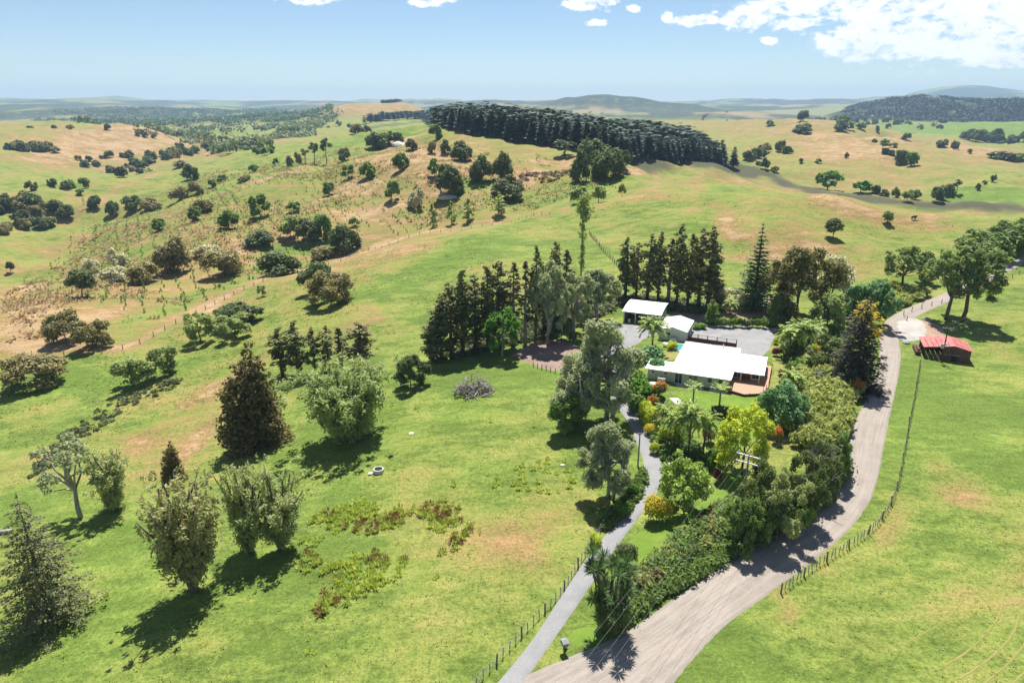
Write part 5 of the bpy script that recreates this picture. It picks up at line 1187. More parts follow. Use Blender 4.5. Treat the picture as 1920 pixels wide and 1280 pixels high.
def rushes():
    g = np.random.default_rng(21)
    pg = P2([(560,1000),(600,960),(690,935),(790,945),(880,930),(895,985),(860,1030),(780,1060),(700,1110),(600,1160),(565,1090)])
    lo, hi = pg.min(0), pg.max(0); x = g.uniform(lo[0], hi[0], 3000); y = g.uniform(lo[1], hi[1], 3000)
    k = in_poly(x, y, pg) & (fbm(x / 4.5, y / 4.5, 3) > -.06); xr, yr = x[k][225:560], y[k][225:560]; x, y = x[k][:225], y[k][:225]
    pb = P2([(915,890),(990,865),(1060,850),(1090,900),(1060,930),(990,920),(930,930)]); lo, hi = pb.min(0), pb.max(0)
    x2 = g.uniform(lo[0], hi[0], 400); y2 = g.uniform(lo[1], hi[1], 400); k = in_poly(x2, y2, pb); x2, y2 = x2[k][:62], y2[k][:62]
    sp, _ = cast([740,815,820,850,580,590,400,640,745,735,760,780,920,930,1000,200,120,900,840,580], [880,1085,1080,910,1222,1225,1095,1060,1065,760,772,765,790,730,800,1120,1230,1000,960,1200])
    X = np.concatenate([x, x2, sp[:, 0]]); Y = np.concatenate([y, y2, sp[:, 1]]); Z = Hf(X, Y)
    zr = Hf(xr, yr); V = []
    bs = [m.vertices for m in (variant('rush', 0, 0)[0][1], variant('rush', 0, 1)[0][1])]; bs = [np.array([q.co for q in b]) for b in bs]
    for i in range(len(xr)): k = g.uniform(.5, 1.0); V.append(bs[i % 2] * np.array([k, k, k * .9]) + np.array([xr[i], yr[i], zr[i]]))
    V = np.concatenate(V); me = mesh_from('rushes', V, np.arange(len(V)).reshape(-1, 4)); me.materials.append(MATS['leaf_rush']); tag(link('rushes', me), 'low green rushes filling the boggy patch', None, None, 'stuff')
    for i in range(len(X)):
        s = g.uniform(.5, 1.1) if i < len(x) else g.uniform(.45, .9); br = fbm(np.array([X[i] / 5]), np.array([Y[i] / 5 + 30]), 2)[0] > -.04
        lab = 'rush clump in the boggy patch of the near paddock' if i < len(x) else 'rush tuft scattered toward the driveway gums' if i < len(x) + len(x2) else 'lone rush tuft on the open paddock'
        grp = 'boggy rush clumps' if i < len(x) else 'driveway rush tufts' if i < len(x) + len(x2) else 'lone rush tufts'
        plant_at(X[i], Y[i], Z[i] - .05, .95 * s, .75 * s, 'rush_brown' if br and i < len(x) else 'rush', lab, grp, lod=0, var=i % 2)
rushes()
def saplings():
    g = np.random.default_rng(8)
    area = P2([(40,530),(180,570),(300,600),(420,545),(640,475),(800,425),(1000,390),(1180,345),(1100,345),(960,335),(820,345),(700,330),(640,300),(480,310),(380,340),(260,400),(120,450)])
    lo, hi = area.min(0), area.max(0); pts = []
    ang = R(28); c, s = math.cos(ang), math.sin(ang)
    for u in np.arange(-600, 900, 6.0):
        for v in np.arange(-600, 900, 4.0):
            pts.append((u * c - v * s + g.normal() * .5, u * s + v * c + g.normal() * .5))
    p = np.array(pts) + np.array([-50, 300]); k = (p[:, 0] > lo[0]) & (p[:, 0] < hi[0]) & (p[:, 1] > lo[1]) & (p[:, 1] < hi[1]); p = p[k]
    p = p[in_poly(p[:, 0], p[:, 1], area) & (g.random(len(p)) < .85) & (fbm(p[:, 0] / 40, p[:, 1] / 40, 3) > -.12)]
    p = p[np.argsort(np.hypot(p[:, 0], p[:, 1]))]; z = Hf(p[:, 0], p[:, 1])
    v = clump_leaves(g, np.array([[0, 0, .55], [0, 0, 1.05], [0, 0, 1.5]]), np.array([[.32, .32, .4], [.26, .26, .4], [.14, .14, .4]]), 9, .3, axis=np.array([[0, 0, 1.0]] * 3), asp=2)
    me = mesh_from('sapling', v, np.arange(len(v)).reshape(-1, 4)); me.materials.append(MATS['leaf_sapling'])
    for i in range(min(300, len(p))):
        k = g.uniform(.45, .8); tag(link('planted_sapling', me, None, None, (p[i, 0], p[i, 1], z[i]), g.uniform(0, 6), (k * 1.7, k * 1.7, k)), 'small planted sapling in the rows on the near left slope', 'sapling', 'planted saplings')
    b = v[:60]; V = []
    for i in range(300, len(p)):
        k = g.uniform(.5, .9); V.append(b * np.array([k * 1.9, k * 1.9, k * 1.1]) + np.array([p[i, 0], p[i, 1], z[i]]))
    if V:
        V = np.concatenate(V); m2 = mesh_from('planted_rows', V, np.arange(len(V)).reshape(-1, 4)); m2.materials.append(MATS['leaf_sapling'])
        tag(link('planted_rows', m2), 'rows of tiny planted saplings over the far left slopes', None, None, 'stuff')
    print('saplings', len(p))
saplings()

# ------------------------------------------------------------------ buildings
plainmat('roof_white', (.78, .79, .80), (.84, .84, .84), 1.2, .45, spec=.4)
plainmat('wall_cream', (.52, .50, .44), (.58, .56, .50), 1.5, .75)
plainmat('wall_grey', (.30, .31, .31), (.36, .36, .36), 1.5, .7)
plainmat('trim_white', (.70, .70, .69), (.76, .76, .75), 2, .6)
plainmat('deck_timber', (.34, .19, .12), (.44, .27, .18), 6, .75, stretch=(.2, 6, 1))
plainmat('dark_timber', (.075, .030, .022), (.12, .05, .035), 4, .75)
plainmat('fence_timber', (.15, .105, .075), (.26, .20, .15), 5, .9, stretch=(1, 1, .2))
plainmat('grey_timber', (.20, .18, .16), (.32, .29, .26), 5, .9, stretch=(1, 1, .2))
plainmat('barn_roof', (.34, .075, .07), (.45, .17, .15), .8, .65, detail=7)
plainmat('barn_board', (.085, .042, .032), (.19, .11, .085), 2.2, .9, stretch=(3, 3, .3), detail=7)
plainmat('black_void', (.02, .02, .022), (.035, .035, .035), 2, .9)
plainmat('door_brown', (.16, .055, .03), (.22, .08, .045), 3, .6)
plainmat('concrete_block', (.42, .40, .37), (.55, .52, .48), 3, .9)
plainmat('metal_grey', (.38, .39, .40), (.46, .47, .48), 3, .45, .3)
plainmat('wire', (.25, .25, .24), (.3, .3, .3), 3, .5, .3)
plainmat('stone_pale', (.45, .42, .38), (.62, .59, .54), 4, .95, bumps=.05)
plainmat('stone_grey', (.17, .17, .175), (.27, .27, .27), 4, .95, bumps=.05)
plainmat('cow_hide', (.012, .011, .010), (.022, .020, .018), 4, .6)
def glassmat(name, c, rough=.08):
    m, nt, out = nodes(name); b = NB(nt); bs = b.n('ShaderNodeBsdfPrincipled', Roughness=rough); bs.inputs['Base Color'].default_value = c3(c)
    b.link(bs.outputs[0], out.inputs[0]); MATS[name] = m
glassmat('pane_dark', (.030, .045, .042)); glassmat('pane_green', (.09, .16, .12)); glassmat('pool_water', (.06, .30, .32), .05)
HA = R(-23); HO = np.array([25.6, 121.7])
def loc(u, v, z=0.0, O=HO, A=HA):
    x = O[0] + u * math.cos(A) - v * math.sin(A); y = O[1] + u * math.sin(A) + v * math.cos(A)
    return (x, y, float(Hf(np.array([x]), np.array([y]))[0]) + z)
def window(parent, u0, u1, v, z0, z1, pane='pane_dark', frame='trim_white', name='window', axis='v', out=-1):
    """opening in a wall: frame ring with a set-back pane as its child, and a sill; `out` is the side the wall faces"""
    m = MB(); t = .07; f0, f1 = sorted((v, v + out * .06))
    def bx(mb, a0, a1, b0, b1, c0, c1): mb.box(*((a0, a1, b0, b1) if axis == 'v' else (b0, b1, a0, a1)), c0, c1)
    bx(m, u0, u0 + t, f0, f1, z0, z1); bx(m, u1 - t, u1, f0, f1, z0, z1); bx(m, u0 + t, u1 - t, f0, f1, z0, z0 + t); bx(m, u0 + t, u1 - t, f0, f1, z1 - t, z1)
    if u1 - u0 > 1.2: bx(m, (u0 + u1) / 2 - .03, (u0 + u1) / 2 + .03, f0, f1, z0 + t, z1 - t)
    o = m.build(name, MATS[frame], parent); p = MB(); q0, q1 = sorted((v + out * .004, v + out * .025)); bx(p, u0 + t, u1 - t, q0, q1, z0 + t, z1 - t); p.build('pane', MATS[pane], o)
    s = MB(); s0, s1 = sorted((v + out * .002, v + out * .13)); bx(s, u0 - .05, u1 + .05, s0, s1, z0 - .06, z0 - .002); s.build('sill', MATS[frame], o); return o
def wallbox(name, u0, u1, v0, v1, z0, z1, mat, parent): return MB().box(u0, u1, v0, v1, z0, z1).build(name, MATS[mat], parent)
def house():
    zb = loc(10, 8)[2]; h = empty('white_house', (HO[0], HO[1], zb), HA, 'low white roofed house with cream walls and timber deck', 'house')
    wallbox('wall', 4.9, 15.3, .4, 17.9, -.6, 2.62, 'wall_cream', h)
    wallbox('annex_wall', .3, 4.897, .6, 4.6, -.6, 2.2, 'wall_cream', h)
    w = wallbox('wing_wall', 15.303, 20.4, 6.2, 14.6, -.6, 2.6, 'wall_cream', h)
    gb = MB().add([(20.4, 6.2, 2.6), (20.4, 14.6, 2.6), (20.4, 10.4, 3.72), (20.2, 6.2, 2.6), (20.2, 14.6, 2.6), (20.2, 10.4, 3.72)], [(0, 1, 2), (5, 4, 3), (0, 2, 5, 3), (1, 4, 5, 2)]).build('gable', MATS['wall_cream'], w)
    wallbox('plinth', 4.88, 15.32, .385, .395, -.6, .18, 'wall_grey', h)
    r = MB(); e, rz = 2.5, 4.25; a0, a1, b0, b1 = 4.45, 15.75, -.15, 18.35; um = (a0 + a1) / 2
    c = [(a0, b0, e), (a1, b0, e), (a1, b1, e), (a0, b1, e), (um, b0 + 5.4, rz), (um, b1 - 5.4, rz)]
    for f in ((0, 1, 4), (1, 2, 5, 4), (2, 3, 5), (3, 0, 4, 5)): r.poly_slab([c[i] for i in f], .1)
    ro = r.build('roof', MATS['roof_white'], h)
    cap = MB().tube([(um, b0 + 5.3, rz + .03), (um, b1 - 5.3, rz + .03)], .09, 6)
    for k, q in ((0, 4), (1, 4), (2, 5), (3, 5)): cap.tube([(c[k][0], c[k][1], e + .03), (c[q][0], c[q][1], rz + .03)], .07, 6)
    cap.build('ridge_cap', MATS['trim_white'], ro)
    ft = MB().tube([(12.6, 13.2, 3.2), (12.6, 13.2, 4.6)], .11, 8); ft.build('flue', MATS['metal_grey'], ro)
    w2 = MB(); q = [(15.62, 4.5, 2.49), (21.15, 4.5, 2.49), (21.15, 9.8, 3.8), (11.6, 9.8, 3.8), (15.62, 15.1, 2.49), (21.15, 15.1, 2.49)]
    w2.poly_slab([q[i] for i in (0, 1, 2, 3)], .1); w2.poly_slab([q[i] for i in (3, 2, 5, 4)], .1); wr = w2.build('wing_roof', MATS['roof_white'], h)
    MB().tube([(11.6, 9.8, 3.83), (21.15, 9.8, 3.83)], .08, 6).build('ridge_cap', MATS['trim_white'], wr)
    MB().poly_slab([(-.2, .05, 2.32), (4.44, .05, 2.32), (4.44, 5.0, 2.46), (-.2, 5.0, 2.46)], .1).build('annex_roof', MATS['roof_white'], h)
    gt = MB().box(a0 - .02, a1 + .02, b0 - .13, b0 - .01, e - .14, e - .02); gt.build('gutter', MATS['trim_white'], h)
    window(h, 8.0, 9.75, .4, 1.0, 2.1, 'pane_green'); window(h, 11.45, 12.35, .4, 1.1, 2.1); window(h, 13.4, 14.3, .4, 1.1, 2.1)
    window(h, 1.0, 1.7, .6, 1.35, 1.85); window(h, 3.3, 4.1, .6, 1.35, 1.85)
    window(h, 5.5, 6.9, .4, .1, 2.1, name='glazed_door')
    window(h, 15.6, 17.0, 6.2, .7, 2.2, 'pane_green'); window(h, 18.9, 20.2, 6.2, .9, 2.2)
    d = wallbox('door', 17.1, 18.7, 6.12, 6.197, .62, 2.35, 'door_brown', h); MB().box(18.5, 18.58, 6.05, 6.118, 1.4, 1.55).build('handle', MATS['metal_grey'], d)
    window(h, 8, 9.2, 20.4, .9, 2.1, axis='u', out=1)
    dk = MB(); P_ = [(15.32, -.3), (18.3, -1.4), (21.2, .3), (22.1, 4), (22.1, 15.4), (20.45, 15.4), (20.45, 6.18), (15.32, 6.18)]
    dk.poly_slab([(x, y, .62) for x, y in P_], .14); de = dk.build('deck', MATS['deck_timber'], h)
    sk = MB()
    for (x0, y0), (x1, y1) in zip(P_[:4], P_[1:5]):
        sk.add([(x0, y0 + .06, -.7), (x1, y1 + .06, -.7), (x1, y1 + .06, .475), (x0, y0 + .06, .475)], [(0, 1, 2, 3)])
    sk.build('skirt', MATS['dark_timber'], de)
    for (x0, y0), (x1, y1) in zip(P_[:4], P_[1:5]):
        L = math.hypot(x1 - x0, y1 - y0); n = max(1, int(L / 1.8))
        for k in range(n): 
            t = (k + .3) / n; px_, py_ = x0 + (x1 - x0) * t, y0 + (y1 - y0) * t + .12
            MB().box(px_ - .05, px_ + .05, py_ - .05, py_ + .05, .62, .72 if x0 < 20 else 1.5).build('rail_post', MATS['dark_timber'], de)
    for u in (17.0, 20.3): MB().box(u - .07, u + .07, 4.75, 4.89, .622, 2.52).build('verandah_post', MATS['trim_white'], h)
    st = MB().box(2.6, 3.9, -.75, -.1, -.1, 1.0); st2 = st.build('water_cabinet', MATS['trim_white'], None, (HO[0], HO[1], zb), HA); tag(st2, 'beige metal cabinet standing by the annex wall', 'cabinet')
    MB().box(2.52, 3.98, -.82, -.04, 1.0, 1.06).build('lid', MATS['wall_cream'], st2)
    # patio slab
    pp = [loc(u, v)[:2] for u, v in ((-.8, -.2), (4.6, -.4), (8, -1.6), (15.2, -1.5), (15.2, .5), (4, .5), (-.8, .8))]
    patch('patio', None, MATS['concrete'], .07, 'grey patio strip along the front wall of the house', world_pts=pp, rag=.05)
house()
def garage():
    zb = loc(0, 29)[2]; h = empty('garage', (*loc(0, 29)[:2], zb), HA, 'small white roofed gable garage behind the house', 'garage')
    a0, a1, b0, b1 = -2.5, 3.5, -4.3, 4.6; um = .5
    m = MB().box(a0, a1, b0, b1, -.5, 2.4); w = m.build('wall', MATS['wall_cream'], h)
    MB().add([(a0, b0, 2.4), (a1, b0, 2.4), (um, b0, 3.15), (a0, b0 + .15, 2.4), (a1, b0 + .15, 2.4), (um, b0 + .15, 3.15)], [(0, 1, 2), (5, 4, 3), (0, 2, 5, 3), (1, 4, 5, 2)]).build('gable', MATS['wall_cream'], w)
    r = MB(); c = [(a0 - .3, b0 - .35, 2.4), (um, b0 - .35, 3.24), (a1 + .3, b0 - .35, 2.4), (a0 - .3, b1 + .3, 2.4), (um, b1 + .3, 3.24), (a1 + .3, b1 + .3, 2.4)]
    r.poly_slab([c[0], c[1], c[4], c[3]], .09); r.poly_slab([c[1], c[2], c[5], c[4]], .09); ro = r.build('roof', MATS['roof_white'], h)
    MB().tube([(um, b0 - .35, 3.27), (um, b1 + .3, 3.27)], .07, 6).build('ridge_cap', MATS['trim_white'], ro)
    window(h, -1.3, .1, b0, 1.0, 1.9); window(h, -1.5, 2.5, a1, .1, 2.1, pane='wall_grey', axis='u', name='garage_door', out=1)
    t = MB().box(.3, 1.5, b0 - 1.0, b0 - .25, -.2, .85).build('storage_box', MATS['trim_white'], None, (*loc(0, 29)[:2], zb), HA); tag(t, 'white storage box against the garage wall', 'box')
    MB().box(.25, 1.55, b0 - 1.05, b0 - .2, .85, .92).build('lid', MATS['metal_grey'], t)
garage()
def shed():
    x, y, zb = loc(-8.4, 37); h = empty('open_shed', (x, y, zb), HA, 'open fronted farm shed with curved white roof', 'shed')
    a0, a1, b0, b1 = -4.4, 4.4, -3.6, 4.2
    MB().box(a0, a1, b1 - .1, b1, -.5, 2.5).build('rear_wall', MATS['wall_grey'], h)
    for s, q in ((a0, a0 + .1), (a1 - .1, a1)): MB().box(s, q, b0, b1 - .103, -.5, 2.75).build('side_wall', MATS['wall_grey'], h)
    for u in (a0 + .15, -1.5, 1.4, a1 - .15): MB().box(u - .08, u + .08, b0 - .02, b0 + .14, -.4, 2.62).build('post', MATS['trim_white'], h)
    MB().box(a0, a1, b0 - .04, b0 - .022, 2.42, 2.66).build('fascia', MATS['trim_white'], h)
    r = MB(); n = 9; vs = []
    for k in range(n):
        t = k / (n - 1); vv = b0 - .3 + (b1 + .5 - b0) * t; zz = 2.68 + 1.0 * math.sin(math.pi * (t * .62 + .03)) - .1
        vs.append((vv, zz))
    for (v0, z0), (v1, z1) in zip(vs[:-1], vs[1:]): r.poly_slab([(a0 - .3, v0, z0), (a1 + .3, v0, z0), (a1 + .3, v1, z1), (a0 - .3, v1, z1)], .08)
    r.build('roof', MATS['roof_white'], h)
    m = MB().box(-.9, .9, -.4, .4, 0, .9).box(-.7, -.3, -.3, .3, .9, 1.3); b = m.build('workbench', MATS['dark_timber'], None, (*loc(-10, 38)[:2], zb), HA); tag(b, 'dark workbench in the shade inside the open shed', 'workbench')
    for i, (u, v) in enumerate(((-12, 34.2), (-11.4, 33.6))):
        q = loc(u, v); t = MB().tube([(0, 0, 0), (0, 0, .35), (0, 0, .8)], [.28, .3, .28], 10).build('drum', MATS['trim_white' if i else 'door_brown'], None, q); tag(t, ['brown drum at the open end of the shed', 'white drum at the open end of the shed'][i], 'drum')
shed()
def court_fence():
    a, b = loc(3.9, 26.2), loc(14.2, 25.6); n = 6; L = math.dist(a[:2], b[:2]); ang = math.atan2(b[1] - a[1], b[0] - a[0])
    f = empty('courtyard_fence', a, ang, 'dark red brown timber fence between courtyard and house roof', 'fence')
    for k in range(n):
        x = L * k / (n - 1); MB().box(x - .09, x + .09, -.09, .09, -.3, 1.75).build('post', MATS['dark_timber'], f)
    for k in range(n - 1):
        x0, x1 = L * k / (n - 1) + .093, L * (k + 1) / (n - 1) - .093
        p = MB().box(x0, x1, -.03, .03, .05, .95).build('panel', MATS['dark_timber'], f); MB().box(x0, x1, -.025, .025, 1.6, 1.68).build('rail', MATS['wire'], p)
court_fence()
def pool():
    x, y, z = loc(3.6, 20.6); o = empty('swimming_pool', (x, y, z), HA, 'small teal pool with pale surround behind the house', 'pool')
    MB().box(-1.6, 1.6, -2.6, -2.0, -.1, .25).box(-1.6, 1.6, 2.0, 2.6, -.1, .25).box(-1.6, -1.2, -2.0, 2.0, -.1, .25).box(1.2, 1.6, -2.0, 2.0, -.1, .25).build('surround', MATS['concrete'], o)
    MB().box(-1.198, 1.198, -1.998, 1.998, -.1, .16).build('water', MATS['pool_water'], o)
    x, y, z = loc(.4, 20.5); t = empty('outdoor_table', (x, y, z), HA, 'white outdoor table on the yellow pool lawn', 'table')
    MB().box(-1.0, 1.0, -.5, .5, .7, .76).build('table_top', MATS['trim_white'], t)
    for sx in (-.85, .85):
        for sy in (-.38, .38): MB().box(sx - .04, sx + .04, sy - .04, sy + .04, 0, .698).build('leg', MATS['trim_white'], t)
    p, _ = cast([1225], [738]); x, y, z = p[0]; u = empty('garden_umbrella', (x, y, z), 0, 'white garden umbrella beside the path near the orange shrub', 'umbrella')
    MB().tube([(0, 0, 0), (0, 0, 2.1)], .03, 6).build('pole', MATS['metal_grey'], u)
    v = [(0, 0, 2.35)] + [(1.15 * math.cos(k * .7854), 1.15 * math.sin(k * .7854), 1.9) for k in range(8)]
    MB().add(v + [(a, b, c - .05) for a, b, c in v], [(0, k + 1, (k + 1) % 8 + 1) for k in range(8)] + [(9, (k + 1) % 8 + 10, k + 10) for k in range(8)] + [(k + 1, k + 10, (k + 1) % 8 + 10, (k + 1) % 8 + 1) for k in range(8)]).build('canopy', MATS['trim_white'], u)
pool()
def barn():
    A = R(-22); p, _ = cast([1731], [669]); O = p[0][:2]; zb = float(p[0][2]); h = empty('red_barn', (O[0], O[1], zb), A, 'old barn with faded red roof and dark board walls', 'barn')
    W, D = 8.3, 6.6; ur = 5.2
    MB().box(0, W, D - .1, D, -1.2, 2.3).build('rear_wall', MATS['barn_board'], h)
    MB().box(W - .1, W, .1, D - .103, -1.2, 2.3).build('side_wall', MATS['barn_board'], h)
    n = 17; u = 3.3
    for k in range(n):
        w = (W - 3.3) / n; um = u + w / 2; top = 2.25 + (.8 * um / ur if um < ur else .8 * (W - um) / (W - ur))
        MB().box(u + .006, u + w - .006, -.02 - .02 * (k % 2), .06, -1.2, top).build('board', MATS['barn_board'], h); u += w
    for q in (.1, 1.6, 3.2): MB().box(q - .09, q + .09, 0, .18, -1.0, 2.3).build('post', MATS['dark_timber'], h)
    MB().box(.2, 3.1, .05, .12, .75, .9).build('rail', MATS['grey_timber'], h); MB().box(.2, 3.1, .05, .12, .25, .4).build('rail', MATS['grey_timber'], h)
    MB().box(5.0, 5.9, -.1, -.045, -1.0, .9).build('door', MATS['black_void'], h)
    MB().box(3.6, 6.6, -.11, -.046, 1.05, 1.17).build('cross_beam', MATS['grey_timber'], h)
    r = MB(); e = 2.32; c = [(-.35, -.4, e), (ur, -.4, e + .85), (W + .35, -.4, e - .05), (-.35, D + .3, e), (ur, D + .3, e + .85), (W + .35, D + .3, e - .05)]
    for a, b, f, g2 in ((c[0], c[1], c[4], c[3]), (c[1], c[2], c[5], c[4])):
        k = 6
        for i in range(k):
            def lp(s, t, q): return tuple(s[j] + (t[j] - s[j]) * q for j in range(3))
            gapu = .008; a0, a1 = i / k + gapu * (i > 0), (i + 1) / k - gapu * (i < k - 1)
            zo = .018 * (i % 2)
            s4 = [lp(a, b, a0), lp(a, b, a1), lp(g2, f, a1), lp(g2, f, a0)]
            MB().poly_slab([(x, y, z + zo) for x, y, z in s4], .05).build('roof_sheet', MATS['barn_roof'], h)
    ln = MB().box(-1.4, -.4, .5, 5.5, 0, .9).box(-1.1, -.6, 1.0, 3.5, .9, 1.3); q = ln.build('timber_stack', MATS['dark_timber'], None, (O[0], O[1], zb), A); tag(q, 'dark stack of old timber against the barn side', 'timber stack')
barn()

# ------------------------------------------------------------------ fences
POST = MB().add(*(lambda v, f: (v, f))(*tube_arrays([(0, 0, -.3), (.01, 0, .6), (0, .01, 1.25)], [.10, .095, .085], 6))); PM = mesh_from('fence_post', POST.v, POST.f); PM.materials.append(MATS['fence_timber'])
BAT = MB().box(-.04, .04, -.03, .03, .1, 1.12); BM = mesh_from('fence_batten', BAT.v, BAT.f); BM.materials.append(MATS['grey_timber'])
def fence(pix, label, post=4.0, batten=0.0, k=1.0, wires=(.35, .65, .95), world_pts=None, wr=.012):
    p = resample(smooth_line(P2(pix), 2), .25); s = np.append(0, np.cumsum(np.hypot(*np.diff(p, axis=0).T))); z = Hf(p[:, 0], p[:, 1]); g = random.Random(len(p))
    f = empty('wire_fence', (p[0, 0], p[0, 1], z[0]), 0, label, 'fence'); o = np.array([p[0, 0], p[0, 1], z[0]])
    def at(d): return np.array([np.interp(d, s, p[:, 0]), np.interp(d, s, p[:, 1]), np.interp(d, s, z)]) - o
    for d in np.arange(0, s[-1], post):
        link('post', PM, None, f, at(d), (g.gauss(0, .05), g.gauss(0, .05), g.uniform(0, 6)), (k, k, k * g.uniform(.92, 1.1)))
    if batten:
        for i, d in enumerate(np.arange(0, s[-1], batten)):
            if d % post < batten * .5: continue
            q = at(d); q2 = at(min(d + .3, s[-1])); link('batten', BM, None, f, q, (g.gauss(0, .05), g.gauss(0, .05), math.atan2(*(q2 - q)[1::-1])), (k, k, k * g.uniform(.9, 1.1)))
    for w in wires:
        d = np.linspace(0, s[-1], max(2, int(s[-1] / 1.5))); v, ff = tube_arrays(np.array([at(q) + np.array([0, 0, w * k]) for q in d]), wr, 3); link('wire', mesh_from('fence_wire', v, ff), MATS['wire'], f)
    return f
fence([(880,1300),(960,1212),(1020,1150),(1052,1115),(1078,1072),(1102,1035),(1122,1000),(1150,965),(1172,935)], 'post and batten fence between paddock and driveway', 4.2, 1.05)
fence([(1464,1112),(1500,1085),(1560,1045),(1620,1010),(1655,975),(1676,935),(1688,890),(1702,810),(1716,740),(1725,682)], 'batten fence along the outer side of the gravel road', 4.6, .78, 1.05)
fence([(60,668),(150,668),(240,658),(330,608),(420,562),(480,535),(560,510),(640,491),(720,463),(800,438),(920,416),(1040,403)], 'long wire fence along the worn track on the hill crest', 5.0, 0, 1.15)
fence([(1000,688),(1025,695),(1050,702),(1085,696)], 'short fence along the dirt lot', 1.1, 0, .9)
fence([(1105,440),(1125,465),(1150,490),(1165,510)], 'short dark fence climbing the hill above the shed row', 2.2, 0, 1.2)
fence([(1700,602),(1690,590),(1730,578),(1770,568),(1850,540),(1925,508)], 'road fence beyond the forked tree pair', 4.5, 0, 1.0)

# ------------------------------------------------------------------ power poles and lines
PTOP = {}
def pole(name, x, y, h, label, arms=1, ang=0.0, wd=1.3, extra=False, mat='grey_timber', r=.14):
    z = float(Hf(np.array([x]), np.array([y]))[0]); o = empty(name, (x, y, z), ang, label, 'pole')
    MB().tube([(0, 0, -.5), (0, 0, h * .5), (0, 0, h)], [r * 1.15, r, r * .8], 8).build('post', MATS[mat], o); tops = []
    for k in range(arms):
        zz = h - .25 - k * 1.0; a = MB().box(-wd, wd, -.22, -.10, zz - .07, zz + .07).build('crossarm', MATS['trim_white' if arms > 1 else 'grey_timber'], o)
        for q in (-.9, -.35, .35, .9):
            MB().tube([(q * wd, -.16, zz + .07), (q * wd, -.16, zz + .28)], [.05, .035], 6).build('insulator', MATS['trim_white'], a)
            if k == 0: tops.append(np.array([x + q * wd * math.cos(ang) + .16 * math.sin(ang), y + q * wd * math.sin(ang) - .16 * math.cos(ang), z + zz + .28]))
    if extra:
        MB().box(-.75, -.2, -.65, -.16, h * .42, h * .42 + .95).build('transformer', MATS['metal_grey'], o); MB().box(.02, .35, -.45, -.16, h * .5, h * .5 + .4).build('fuse_box', MATS['trim_white'], o)
    PTOP[label] = tops; return tops
def wires(A, B, label, sag=.5, r=.02, n=14):
    o = empty('power_line', tuple(A[0]), 0, label, 'power line')
    for a, b in zip(A, B):
        t = np.linspace(0, 1, n)[:, None]; p = a * (1 - t) + b * t; p[:, 2] -= (4 * sag * t * (1 - t))[:, 0]
        v, f = tube_arrays(p - A[0], r, 4); link('wire', mesh_from('power_wire', v, f), MATS['wire'], o)
near = pole('power_pole', 29.2, 74.9, 9.3, 'grey power pole with two white crossarms in the hedge', 2, R(-35), 1.45)
bpx, _ = cast([1764], [679]); bx_, by_ = bpx[0][:2]
bt = pole('power_pole', bx_, by_, 7.6, 'dark power pole with transformer standing at the barn front', 1, R(-15), 1.0, True, 'dark_timber', .13)
dpx, _ = cast([1196], [872]); dt = pole('service_pole', dpx[0][0], dpx[0][1], 5.2, 'short grey service pole beside the driveway bend', 0, 0, 1, False, 'grey_timber', .11)
dtop = np.array([dpx[0][0], dpx[0][1], dpx[0][2] + 5.1])
low = pole('power_pole', -7.0, 24.0, 9.5, 'power pole standing at the road before the driveway', 2, R(-35), 1.45)
ftp = pole('power_pole', 172.0, 196.0, 9, 'power pole in the field at the right', 1, R(-40), 1.0)
wires(near[:4], low[:4], 'power line running from the hedge pole toward the driveway entrance', .5, .009)
wires([near[0]], [dtop], 'service wire from the hedge pole to the driveway pole', .4, .008)
wires([bt[0], bt[1], bt[3]], [ftp[0], ftp[1], ftp[3]], 'power line leaving the barn pole toward the far field', 1.0, .014)
wires([near[3]], [bt[0]], 'power wire from the hedge pole toward the barn pole', 1.2, .007)

# ------------------------------------------------------------------ small things in the fields
def brush_pile():
    p, t = cast([887], [735]); x, y, z = p[0]; g = np.random.default_rng(4); o = empty('brush_pile', (x, y, z), 0, 'heap of dead grey branches on the green paddock', 'brush pile')
    m = MB()
    for k in range(260):
        a = g.uniform(0, 6.28); r0 = 3.6 * g.random() ** .6; c = np.array([math.cos(a) * r0, math.sin(a) * r0 * .75, g.uniform(.1, 1) * 2.6 * (1.15 - (r0 / 3.6) ** 2) * (.7 + .5 * math.sin(a * 2 + 1))]); d = unit(np.array([g.normal(), g.normal(), g.normal() * .45])); L = g.uniform(.8, 2.8)
        q = limb(g, c - d * L / 2, c + d * L / 2, 3, .1); q[:, 2] = np.maximum(q[:, 2], .03); m.tube(q, [.085, .07, .03], 4)
    b = m.build('branches', MATS['bark_dead'], o); b['kind'] = 'stuff'
    for k, (a, s) in enumerate(((.3, (1.6, -2.6)), (2.4, (-1.0, -2.3)), (1.2, (.3, -2.5)))):
        MB().tube([(s[0], s[1], .2), (s[0] + math.cos(a) * 1.2, s[1] + math.sin(a) * .9, .5), (s[0] + math.cos(a) * 2.6, s[1] + math.sin(a) * 1.8, 1.0)], [.16, .14, .08], 7, ).build('log', MATS['bark_dead'], o)
brush_pile()
def ring(mb, r0, r1, z0, z1, n=20):
    v = []; f = []
    for k in range(n):
        a = 6.28318 * k / n; c, s = math.cos(a), math.sin(a); v += [(r1 * c, r1 * s, z0), (r1 * c, r1 * s, z1), (r0 * c, r0 * s, z1), (r0 * c, r0 * s, z0)]
    for k in range(n):
        i, j = 4 * k, 4 * ((k + 1) % n)
        for q in range(3): f.append((i + q, j + q, j + q + 1, i + q + 1))
    return mb.add(v, f)
